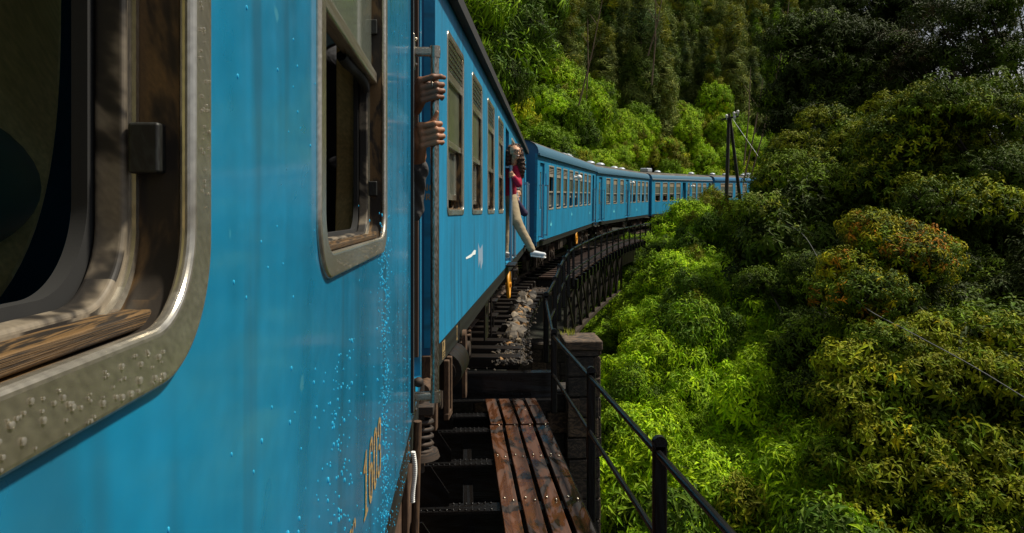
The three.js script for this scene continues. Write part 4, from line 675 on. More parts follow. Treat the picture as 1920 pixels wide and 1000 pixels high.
  part('trousers', clothUV(boneMesh(fat(body.slice(6, 10), 0.014), 0.025, 0.03)).translate(-o.x, -o.y, -o.z), trousers, g);
  part('hair', boneMesh([[tx - 0.03, fl + 1.66, z, 0.085, tx - 0.02, fl + 1.68, z, 0.08]], 0.02, 0.02).translate(-o.x, -o.y, -o.z), std(col(0.012, 0.01, 0.009), 0.7), g);
  faceParts(g, o, tx, fl + 1.60, z, 1, 0.96, 0.28, false);
  return [g, o];
}
{
  const pole = [-0.335, 3.241];
  const [a, ao] = rider('person in the nearest doorway whose upper dark hand with a ring grips the pole', pole, 2.535, false, SK.dark, null, [-0.74, 3.34], [-0.60, 2.44, 3.37], [-0.72, 2.58, 3.36], cloth(col(0.03, 0.03, 0.04)));
  part('ring', new THREE.TorusGeometry(0.0145, 0.0024, 8, 20).rotateY(Math.PI / 2).rotateZ(0.05).translate(pole[0] - 0.004 - ao.x, 2.535 + 0.0134 - ao.y, -pole[1] + 0.0475 - ao.z), M.chrome, a);
  rider('person in the nearest doorway whose lower hand in a grey sleeve grips the pole', pole, 2.340, true, SK.brown, cloth(col(0.045, 0.043, 0.042), 0.006), [-1.02, 3.66], [-0.468, 2.02, 3.44], [-0.80, 2.44, 3.60], cloth(col(0.05, 0.05, 0.055)));
}
// the woman leaning out of the second coach
{
  const g = thing('person', 'smiling woman with long curly hair and glasses, maroon top, leaning out of a door', 'person'); g.position.copy(W(-0.12, 1.28, 12.58)); const o = g.position;
  const DF = 0.30, v = (x, y, f) => [x, y, -f - DF], B = (a, ra, b, rb) => [...v(...a), ra, ...v(...b), rb], fx = 0.42, fz = 0.9075;
  const H = [0.058, 2.975, 12.02];
  const torso = [B([-0.055, 2.30, 12.06], 0.115, [-0.04, 2.46, 11.99], 0.095), B([-0.04, 2.46, 11.99], 0.095, [-0.005, 2.66, 11.87], 0.105), B([-0.09, 2.70, 11.92], 0.055, [0.075, 2.72, 11.80], 0.055)];
  const neck = [B([0.01, 2.72, 11.85], 0.055, [0.045, 2.90, 11.75], 0.05)];
  const armR = [B([0.085, 2.71, 11.80], 0.052, [0.105, 2.47, 11.72], 0.042), B([0.105, 2.47, 11.72], 0.040, [0.02, 2.585, 11.64], 0.030)];
  const armL = [B([-0.10, 2.69, 11.93], 0.05, [-0.20, 2.46, 12.05], 0.042), B([-0.20, 2.46, 12.05], 0.04, [-0.22, 2.30, 11.98], 0.03)];
  const hand = [B([0.035, 2.585, 11.66], 0.030, [0.018, 2.61, 11.68], 0.030), ...[0.034, 0.011, -0.012, -0.034].flatMap((d) => [B([0.012, 2.615 + d, 11.655], 0.0125, [-0.030, 2.615 + d, 11.652], 0.0115), B([-0.030, 2.615 + d, 11.652], 0.0115, [-0.046, 2.612 + d, 11.69], 0.010)]), B([0.018, 2.62, 11.67], 0.013, [-0.006, 2.668, 11.66], 0.0105)];
  const legR = [B([-0.03, 2.27, 12.04], 0.092, [0.075, 1.87, 11.82], 0.066), B([0.075, 1.87, 11.82], 0.062, [0.315, 1.42, 11.74], 0.042)];
  const legL = [B([-0.10, 2.26, 12.12], 0.10, [-0.125, 1.78, 12.24], 0.068), B([-0.125, 1.78, 12.24], 0.062, [-0.12, 1.36, 12.28], 0.042)];
  const feet = [B([0.315, 1.42, 11.74], 0.036, [0.335, 1.365, 11.735], 0.038), B([0.335, 1.355, 11.735], 0.036, [0.51, 1.335, 11.69], 0.024), B([-0.12, 1.36, 12.28], 0.036, [-0.12, 1.32, 12.28], 0.036), B([-0.12, 1.315, 12.28], 0.032, [-0.03, 1.305, 12.13], 0.024)];
  const T = (q) => q.translate(-o.x, -o.y, -o.z), fat = (b, d) => b.map((q) => [...q.slice(0, 3), q[3] + d, ...q.slice(4, 7), q[7] + d]);
  part('body', T(mergeGeometries([boneMesh([...torso, ...neck, ...armR, ...armL, ...legR, ...legL, ...feet], 0.018, 0.03), boneMesh([...headBones(H[0], H[1], -H[2], 1, fx, fz), B([0.035, 2.82, 11.78], 0.05, [0.05, 2.92, 11.74], 0.052)], 0.006, 0.02), boneMesh([...hand, B([0.035, 2.585, 11.66], 0.03, [0.06, 2.54, 11.68], 0.031)], 0.005, 0.009)])), SK.tan, g);
  const fold = (b, d, c) => { const s = bonesSDF(fat(b, d), 0.03), lo = [0, 1, 2].map((k) => Math.min(...b.flatMap((q) => [q[k] - q[3], q[4 + k] - q[7]])) - 0.06), hi = [0, 1, 2].map((k) => Math.max(...b.flatMap((q) => [q[k] + q[3], q[4 + k] + q[7]])) + 0.06); return clothUV(surface((x, y, z) => s(x, y, z) + 0.006 * nz(x * 9, y * 16, z * 9), lo, hi, c)); };
  const sleeve = armR.map((q) => [...q]); for (let c = 0; c < 3; c++) sleeve[1][4 + c] = lerp(sleeve[1][c], sleeve[1][4 + c], 0.82);
  part('top', T(fold([...torso.slice(1), B([-0.052, 2.29, 12.06], 0.112, [-0.04, 2.46, 11.99], 0.10), ...sleeve, ...armL], 0.014, 0.012)), cloth(col(0.38, 0.010, 0.045)), g);
  part('trousers', T(fold([B([-0.06, 2.22, 12.07], 0.10, [-0.055, 2.28, 12.06], 0.102), ...legR, ...legL], 0.020, 0.014)), cloth(col(0.30, 0.235, 0.145)), g);
  for (const b of [[feet[0], feet[1]], [feet[2], feet[3]]]) {
    const s = part('shoe', T(fold([b[1]], 0.010, 0.008)), cloth(col(0.62, 0.64, 0.66), 0.001), g); const q = b[1];
    part('sole', T(rbox(0.245, 0.024, 0.085, 0, 0, 0, 0.012).rotateY(Math.atan2(-(q[6] - q[2]), q[4] - q[0])).rotateZ(q[4] > 0.2 ? -0.11 : 0).translate((q[0] + q[4]) / 2, (q[1] + q[5]) / 2 - 0.045, (q[2] + q[6]) / 2)), std(col(0.8, 0.8, 0.78), 0.6), s);
  }
  part('sock', T(boneMesh(fat([B([0.305, 1.44, 11.742], 0.038, [0.328, 1.385, 11.736], 0.040)], 0.004), 0.008, 0.01)), cloth(col(0.45, 0.12, 0.03)), g);
  const P = faceParts(g, o, H[0], H[1], -H[2], 1, fx, fz, true);
  const gl = plain([...[-1, 1].map((q) => { const c = P(q * 0.034, 0.018, 0.098); return new THREE.TorusGeometry(0.029, 0.0055, 6, 18).scale(1.1, 0.85, 1).rotateY(Math.atan2(fx, fz)).translate(c.x, c.y, c.z); }), rod(P(-0.008, 0.022, 0.102), P(0.008, 0.022, 0.102), 0.004, 6), rod(P(0.062, 0.022, 0.094), P(0.084, 0.022, 0.0), 0.0035, 6), rod(P(-0.062, 0.022, 0.094), P(-0.084, 0.022, 0.0), 0.0035, 6)]);
  part('glasses', gl, std(col(0.01, 0.008, 0.008), 0.3), g);
  const hairB = [B([0.02, 3.015, 11.80], 0.105, [0.06, 3.03, 11.77], 0.095), B([0.00, 2.98, 11.82], 0.10, [-0.04, 2.86, 11.84], 0.075), B([-0.055, 2.99, 11.76], 0.05, [-0.062, 2.84, 11.78], 0.052), B([-0.062, 2.84, 11.78], 0.05, [-0.03, 2.70, 11.80], 0.035), B([0.11, 3.02, 11.78], 0.06, [0.145, 2.86, 11.76], 0.062), B([0.145, 2.86, 11.76], 0.064, [0.16, 2.72, 11.76], 0.060), B([0.16, 2.72, 11.76], 0.056, [0.15, 2.58, 11.77], 0.036), B([0.12, 2.80, 11.80], 0.05, [0.10, 2.60, 11.80], 0.04), B([0.04, 3.07, 11.74], 0.045, [0.08, 3.06, 11.74], 0.045)];
  const hs = bonesSDF(hairB, 0.02);
  const hg = surface((x, y, z) => hs(x, y, z) + 0.012 * Math.sin(y * 95 + 2 * Math.sin(x * 60)) * Math.sin(x * 80 + z * 50) + 0.010 * nz(x * 45, y * 45, z * 45), [-0.2, 2.45, -12.3], [0.3, 3.2, -11.88], 0.0065);
  part('hair', T(hg), std(col(0.045, 0.018, 0.008), 0.8), g);
}
// boy with a phone at the window just beyond her
{
  const g = thing('person', 'boy in dark sleeves leaning from the window behind the woman, phone at his face', 'person'); g.position.copy(W(-0.15, 1.28, 14.3)); const o = g.position;
  const B = (a, ra, b, rb) => [a[0], a[1], -a[2], ra, b[0], b[1], -b[2], rb], T = (q) => q.translate(-o.x, -o.y, -o.z);
  const arm = [B([-0.03, 2.16, 14.22], 0.06, [0.235, 2.00, 13.98], 0.045), B([0.235, 2.00, 13.98], 0.045, [0.115, 2.20, 13.96], 0.034)];
  part('body', T(mergeGeometries([boneMesh([B([-0.16, 1.75, 14.35], 0.13, [-0.08, 2.12, 14.28], 0.12), B([-0.06, 2.12, 14.27], 0.06, [0.06, 2.29, 14.17], 0.05), B([-0.16, 1.75, 14.35], 0.09, [-0.16, 1.30, 14.35], 0.05), B([-0.22, 1.75, 14.4], 0.09, [-0.24, 1.30, 14.42], 0.05), ...arm, B([0.115, 2.20, 13.96], 0.032, [0.105, 2.255, 13.97], 0.03), ...[0, 1, 2, 3].map((i) => B([0.11, 2.245 + i * 0.016, 13.955], 0.011, [0.075, 2.25 + i * 0.016, 13.965], 0.009))], 0.012, 0.02), boneMesh(headBones(0.09, 2.36, -14.14, 0.95, 0.35, 0.937), 0.008, 0.02)])), SK.tan, g);
  part('jacket', T(clothUV(boneMesh([B([-0.14, 1.85, 14.33], 0.14, [-0.07, 2.12, 14.27], 0.13), ...arm.map((q) => { const r = [...q]; r[3] += 0.016; r[7] += 0.014; return r; })], 0.014, 0.03))), cloth(col(0.028, 0.016, 0.05)), g);
  part('cuff', T(boneMesh([B([0.125, 2.185, 13.96], 0.046, [0.119, 2.20, 13.96], 0.044)], 0.008, 0.01)), cloth(col(0.4, 0.03, 0.02)), g);
  part('phone', T(rbox(0.075, 0.15, 0.012, 0, 0, 0, 0.005).rotateY(0.3).rotateZ(0.2).translate(0.085, 2.305, -13.985)), std(col(0.6, 0.6, 0.62), 0.3), g);
  part('hair', T(boneMesh([B([0.07, 2.425, 14.17], 0.085, [0.085, 2.43, 14.15], 0.078), B([0.05, 2.36, 14.2], 0.07, [0.06, 2.38, 14.2], 0.07)], 0.012, 0.02)), std(col(0.012, 0.01, 0.01), 0.6), g);
  faceParts(g, o, 0.09, 2.36, -14.14, 0.95, 0.35, 0.937, false);
}
// passengers far along the train
{
  const body = boneMesh([[0, 0.0, 0, 0.15, 0, 0.42, 0, 0.15], [0, 0.42, 0, 0.10, 0, 0.56, 0.02, 0.05], [0.0, 0.44, 0.15, 0.07, 0.16, 0.22, 0.14, 0.05], [0.16, 0.22, 0.14, 0.05, 0.34, 0.24, 0.05, 0.035], [0, 0.42, -0.16, 0.07, 0.12, 0.2, -0.2, 0.05], [0, 0.0, 0.07, 0.10, 0.30, -0.03, 0.09, 0.075], [0.30, -0.03, 0.09, 0.07, 0.32, -0.42, 0.09, 0.045], [0, 0, -0.07, 0.10, 0.30, -0.03, -0.09, 0.075], [0.30, -0.03, -0.09, 0.07, 0.32, -0.42, -0.09, 0.045], ...headBones(0.04, 0.68, 0, 1.0, 0.8, 0.6)], 0.022, 0.03);
  const shirt = clothUV(boneMesh([[0, 0.05, 0, 0.17, 0, 0.42, 0, 0.165], [0.0, 0.44, 0.15, 0.085, 0.16, 0.22, 0.14, 0.066], [0.16, 0.22, 0.14, 0.062, 0.28, 0.235, 0.08, 0.05], [0, 0.42, -0.16, 0.085, 0.12, 0.2, -0.2, 0.066]], 0.025, 0.03)), hair = boneMesh([[0.0, 0.74, 0, 0.095, 0.02, 0.75, 0, 0.09]], 0.025, 0.02);
  const seat = (c, a, y, n, label, shirtC, hairC) => { const g = thing('person', label, 'person'); c.updateMatrixWorld(true); g.position.copy(L3(a, y, n).applyMatrix4(c.matrixWorld)); g.rotation.y = c.rotation.y; part('body', body, SK.tan, g); part('shirt', shirt, cloth(shirtC), g); part('hair', hair, std(hairC, 0.7), g); };
  seat(c4, 1.25, 1.80, -0.44, 'passenger in red with a pale hat at the first window of the fifth coach', col(0.55, 0.02, 0.03), col(0.7, 0.66, 0.6));
  seat(c4, 4.5, 1.78, -0.44, 'passenger in orange at the third window of the fifth coach', col(0.55, 0.14, 0.03), col(0.03, 0.02, 0.02));
  seat(c4, 2.9, 1.76, -0.46, 'passenger in brown at the second window of the fifth coach', col(0.22, 0.13, 0.07), col(0.03, 0.02, 0.02));
  seat(c3, 13.4, 1.80, -0.43, 'passenger in a tan shirt at a half open window of the fourth coach', col(0.55, 0.27, 0.10), col(0.4, 0.25, 0.13));
  seat(c3, 10.3, 1.80, -0.45, 'passenger in black at the window just past the fourth coach doorway', col(0.02, 0.02, 0.025), col(0.02, 0.02, 0.02));
  seat(c4, 15.1, 1.72, -0.30, 'passenger in black leaning from the end door of the fifth coach', col(0.015, 0.015, 0.02), col(0.02, 0.02, 0.02));
}

// ------------------------------------------------------------------ plants: leaf sprays, crowns made of clumps of sprays
const leafMat = (rough, tr, more = {}) => new THREE.MeshPhysicalMaterial({ color: 0xffffff, vertexColors: true, roughness: rough, transmission: tr, thickness: 0, side: THREE.DoubleSide, ...more });
const LM = { soft: leafMat(0.65, 0.28, { specularIntensity: 0.2 }), gloss: leafMat(0.6, 0.25, { specularIntensity: 0.16 }), fine: leafMat(0.8, 0.28, { specularIntensity: 0.3 }) };
function spray(seed, { tips, leaves, len, wid, reach, droop, up, fold = 0.25, tint = 0.25, twig = true }) {
  const r = rng(seed), pos = [], cl = [], v = new THREE.Vector3();
  const tri = (a, b, c, k) => { for (const p of [a, b, c]) { pos.push(p.x, p.y, p.z); cl.push(...k); } };
  const T = [new THREE.Vector3(), new THREE.Vector3(), new THREE.Vector3()];
  for (let t = 0; t < tips; t++) {
    const az = (t + r() * 0.8) / tips * 6.283 * 2.4, el = up + (1 - up) * r(), R = reach * (0.35 + 0.65 * Math.sqrt(r()));
    const tip = new THREE.Vector3(Math.cos(az) * R * Math.sqrt(1 - el * el * 0.8), R * el * 0.8, Math.sin(az) * R * Math.sqrt(1 - el * el * 0.8));
    const axis = tip.clone().normalize().lerp(new THREE.Vector3(0, 1, 0), 0.35).normalize();
    const s1 = new THREE.Vector3().crossVectors(axis, new THREE.Vector3(0.3, 0.2, 1)).normalize(), s2 = new THREE.Vector3().crossVectors(axis, s1);
    if (twig) { const w = 0.006 + reach * 0.008, k = [0.05, 0.035, 0.02]; tri(new THREE.Vector3(w, 0, 0), new THREE.Vector3(-w, 0, 0), tip, k); tri(new THREE.Vector3(0, 0, w), new THREE.Vector3(0, 0, -w), tip, k); }
    for (let i = 0; i < leaves; i++) {
      const a = i * 2.399 + r() * 0.5, lift = 0.55 - (i / leaves) * 0.9 * 1 + (r() - 0.5) * 0.4;
      const d = s1.clone().multiplyScalar(Math.cos(a)).addScaledVector(s2, Math.sin(a)).addScaledVector(axis, lift).normalize();
      const L = len * (0.7 + 0.6 * r()), w = wid * (0.8 + 0.4 * r()), b = tip.clone().addScaledVector(axis, -len * 0.7 * (i / leaves));
      const nrm = axis.clone().addScaledVector(d, -axis.dot(d)).normalize(), sd = new THREE.Vector3().crossVectors(d, nrm);
      const g = 1 + tint * (r() * 2 - 1), wm = tint * (r() - 0.4), k = [g * (1 + wm), g, g * (1 - 0.5 * wm)];
      const m = b.clone().addScaledVector(d, L * 0.5); m.y -= droop * L * 0.15;
      const e = b.clone().addScaledVector(d, L); e.y -= droop * L * 0.55;
      const l = m.clone().addScaledVector(sd, w * 0.5).addScaledVector(nrm, w * fold), q = m.clone().addScaledVector(sd, -w * 0.5).addScaledVector(nrm, w * fold);
      tri(b, m, l, k); tri(b, q, m, k); tri(m, e, l, k); tri(m, q, e, k);
    }
  }
  const g = new THREE.BufferGeometry(); g.setAttribute('position', new THREE.Float32BufferAttribute(pos, 3)); g.setAttribute('color', new THREE.Float32BufferAttribute(cl, 3)); g.computeVertexNormals(); return g;
}
const SP = {
  lush: [1, 2, 3].map((k) => spray(k, { tips: 5, leaves: 8, len: 0.15, wid: 0.046, reach: 0.38, droop: 1.0, up: 0.2, tint: 0.3 })),
  broad: [4, 5, 6].map((k) => spray(k, { tips: 7, leaves: 7, len: 0.115, wid: 0.044, reach: 0.36, droop: 1.1, up: 0.05, tint: 0.3 })),
  broadFar: [7, 8].map((k) => spray(k, { tips: 11, leaves: 7, len: 0.135, wid: 0.060, reach: 0.60, droop: 1.0, up: 0.05, tint: 0.3 })),
  fine: [9, 10, 11].map((k) => spray(k, { tips: 8, leaves: 8, len: 0.42, wid: 0.10, reach: 0.85, droop: 1.3, up: 0.0, tint: 0.3 })),
  bush: [12, 13].map((k) => spray(k, { tips: 10, leaves: 7, len: 0.22, wid: 0.085, reach: 0.70, droop: 0.7, up: 0.1, tint: 0.3 })),
  hang: [14, 15].map((k) => spray(k, { tips: 9, leaves: 7, len: 0.36, wid: 0.07, reach: 0.75, droop: 2.2, up: -0.3, tint: 0.3 })),
};
// crown: clumps [x, y, z, rx, ry, rz]; per: sprays per square metre of clump
function crownMesh(kind, mat, clumps, per, seed, tints, size = 1, upBias = 0.35, under = -0.35, accent = []) {
  const r = rng(seed), list = [];
  for (const c of clumps) {
    const area = 4 * Math.PI * Math.pow((Math.pow(c[3] * c[4], 1.6) + Math.pow(c[3] * c[5], 1.6) + Math.pow(c[4] * c[5], 1.6)) / 3, 1 / 1.6), n = Math.max(3, Math.round(area * per)), shade = 0.8 + 0.4 * r(), t0 = tints[Math.floor(r() * tints.length)];
    for (let i = 0; i < n; i++) {
      let x, y, z; do { x = r() * 2 - 1; y = r() * 2 - 1; z = r() * 2 - 1; } while (x * x + y * y + z * z > 1 || x * x + y * y + z * z < 0.02 || y / Math.hypot(x, y, z) < under);
      const l = Math.hypot(x, y, z), k = (0.72 + 0.30 * r()) / l; x *= k; y *= k; z *= k;
      const nrm = new THREE.Vector3(x / c[3], y / c[4] + upBias, z / c[5]).normalize();
      const q = new THREE.Quaternion().setFromUnitVectors(_up, nrm).multiply(new THREE.Quaternion().setFromAxisAngle(_up, r() * 6.283));
      let tc = r() < 0.7 ? t0 : tints[Math.floor(r() * tints.length)]; const ac = r(); if (ac < (accent[1] ?? 0)) tc = accent[0]; else if (ac < (accent[1] ?? 0) + (accent[3] ?? 0)) tc = accent[2]; const g = shade * (0.75 + 0.5 * r());
      list.push([new THREE.Matrix4().compose(new THREE.Vector3(c[0] + x * c[3], c[1] + y * c[4], c[2] + z * c[5]), q, new THREE.Vector3(1, 1, 1).multiplyScalar(size * (0.7 + 0.6 * r()))), col(tc[0] * g, tc[1] * g, tc[2] * g)]);
    }
  }
  const geo = SP[kind][seed % SP[kind].length], m = new THREE.InstancedMesh(geo, mat, list.length);
  list.forEach(([a, c], i) => { m.setMatrixAt(i, a); m.setColorAt(i, c); });
  m.castShadow = m.receiveShadow = true; m.userData.kind = 'stuff'; return m;
}
function limbs(base, clumps, r0, seed, mat, parent, trunkTop) {   // trunk and a limb to each clump
  const r = rng(seed), top = trunkTop ?? new THREE.Vector3(base.x, Math.max(...clumps.map((c) => c[1])) * 0.8, base.z), gs = [];
  const mid = base.clone().lerp(top, 0.5).add(new THREE.Vector3((r() - 0.5) * 0.06 * top.y, 0, (r() - 0.5) * 0.06 * top.y));
  const tr = [rod(base, mid, r0, 8, r0 * 0.75), rod(mid, top, r0 * 0.75, 8, r0 * 0.35)];
  const t = part('trunk', plain(tr), mat, parent);
  for (const c of clumps) { const k = 0.25 + 0.5 * r(), s = (k < 0.5 ? base.clone().lerp(mid, k * 2) : mid.clone().lerp(top, k * 2 - 1)), e = new THREE.Vector3(c[0], c[1] - c[4] * 0.3, c[2]), m = s.clone().lerp(e, 0.5).add(new THREE.Vector3((r() - 0.5) * 0.4, 0.25 * r(), (r() - 0.5) * 0.4)); gs.push(rod(s, m, r0 * 0.34, 5, r0 * 0.24), rod(m, e, r0 * 0.24, 5, r0 * 0.08)); }
  part('limb', mergeGeometries(gs.map((g) => g)), mat, t, 'stuff');
}
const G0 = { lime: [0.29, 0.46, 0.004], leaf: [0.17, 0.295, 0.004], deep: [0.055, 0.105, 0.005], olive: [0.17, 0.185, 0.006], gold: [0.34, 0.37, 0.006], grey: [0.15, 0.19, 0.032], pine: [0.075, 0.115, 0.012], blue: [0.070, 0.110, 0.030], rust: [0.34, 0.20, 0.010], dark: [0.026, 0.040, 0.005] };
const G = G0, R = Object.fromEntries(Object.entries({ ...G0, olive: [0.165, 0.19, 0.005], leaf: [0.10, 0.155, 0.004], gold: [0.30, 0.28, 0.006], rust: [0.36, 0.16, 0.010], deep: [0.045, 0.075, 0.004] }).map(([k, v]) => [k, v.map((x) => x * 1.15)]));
const pxX = (px, f) => (px - 960) / 1400 * f, pxY = (py, f) => 2 + (400 - py) / 1400 * f;
function proto(name, make) { const g = new THREE.Group(); g.name = name; make(g); return g; }
function plant(src, name, label, category, group, p, turn, scale, sy = 1) { const g = src.clone(); g.name = numbered(name); g.userData = { label, category }; if (group) g.userData.group = group; g.position.copy(p); g.rotation.y = turn; g.scale.set(scale, scale * sy, scale); scene.add(g); return g; }

// --- bright shrubs down the ravine slope
{
  const r = rng(400), P = [0, 1, 2, 3, 4].map((k) => proto('shrub', (g) => {
    const q = rng(410 + k), cl = [[0, 1.25, 0, 0.45, 0.45, 0.45]]; for (let i = 0; i < 9; i++) { const a = i * 2.4 + q(), d = 0.35 + 0.75 * q(), s = 0.28 + 0.26 * q(); cl.push([Math.cos(a) * d, 0.30 + 0.85 * q() * (1.3 - d * 0.6), Math.sin(a) * d, s, s * (0.8 + 0.5 * q()), s]); }
    const c = crownMesh('lush', LM.soft, cl, 8, 420 + k, k === 4 ? [G.leaf, G.olive, G.lime] : k === 3 ? [G.leaf, G.deep, G.leaf] : [G.lime, G.leaf, G.lime], 1, 0.55, -0.1); c.name = 'crown'; g.add(c);
    part('stem', plain([0, 1, 2, 3].map((i) => rod(new THREE.Vector3(0, -0.4, 0), new THREE.Vector3(Math.cos(i * 1.6) * 0.5, 0.8, Math.sin(i * 1.6) * 0.5), 0.03, 5, 0.012))), M.bark, g);
  }));
  let n = 0;
  for (let f = 8.5; f < 58; f += 0.82 + f * 0.014) for (let x = 0.4; x < 24; x += 1.0 + f * 0.010) {
    const fx = x + (r() - 0.5) * 0.8, ff = f + (r() - 0.5) * 0.8, px = 960 + 1400 * fx / ff, q = nearLine(fx, -ff), sc = (0.55 + 0.75 * r()) * (1 + Math.max(0, ff - 25) * 0.008), tn = r() * 6.3, k = r();
    if ((ff > 22 && ff < 50 && px < lerp(1150, 1300, (ff - 22) / 28)) || px < (ff < 24 ? 1060 + 55 * Math.max(0, 14 - ff) / 6 : 1020) || px > (ff < 20 ? 1600 : 1560) || (ff < 14 && fx < 1.9) || (ff < 24 ? q.d < 2.6 : q.d < (ff > 46 ? 2.6 : 2.4)) || (ff > 50 && q.d < 3.2)) continue;
    if (n >= 295) continue; n++;
    const y = groundY(fx, -ff);
    plant(P[k < 0.28 ? 0 : k < 0.55 ? 1 : k < 0.8 ? 2 : k < 0.92 ? 3 : 4], 'shrub', 'bright green leafy shrub among the many covering the ravine slope', 'shrub', 'bright green shrubs covering the ravine slope', W(fx, y - 0.25 + 0.5 * k * k, ff), tn, sc, 0.9 + 0.5 * k);
  }
  const low = proto('shrub', (g) => { const cl = [[0, 0.5, 0, 0.5, 0.35, 0.5], [0.5, 0.35, 0.3, 0.4, 0.3, 0.4], [-0.4, 0.4, 0.4, 0.4, 0.3, 0.4], [0.1, 0.35, -0.55, 0.4, 0.3, 0.4], [-0.5, 0.3, -0.3, 0.4, 0.3, 0.4]], c = crownMesh('lush', LM.soft, cl, 8, 431, [G.deep, G.leaf, G.deep], 1, 0.6, -0.1); c.name = 'crown'; g.add(c); part('stem', rod(new THREE.Vector3(0, -0.3, 0), new THREE.Vector3(0.1, 0.5, 0), 0.03, 5, 0.01), M.bark, g); });
  for (let f = 14; f < 47; f += 1.05) for (let d = 0.4; d < 7; d += 1.05) {
    const ff = f + (r() - 0.5) * 0.5, q0 = lineAt.reduce((a, c) => Math.abs(-c.p.z - ff) < Math.abs(-a.p.z - ff) ? c : a), x = q0.p.x + q0.n.x * d + (r() - 0.5) * 0.5, z = q0.p.z + q0.n.z * d, px = 960 + 1400 * x / -z, k = r(), tn = r() * 6.3;
    if (px < 1085 || px > (f < 22 ? 1150 : lerp(1170, 1310, (f - 22) / 28)) || n > 298) continue; n++;
    plant(low, 'shrub', 'low dark green shrub in the shade beside the foot of the truss bridge', 'shrub', 'low shrubs beside the truss bridge', W(x, groundY(x, z) - 0.1, -z), tn, 0.75 + 0.5 * k, 1);
  }
  
}
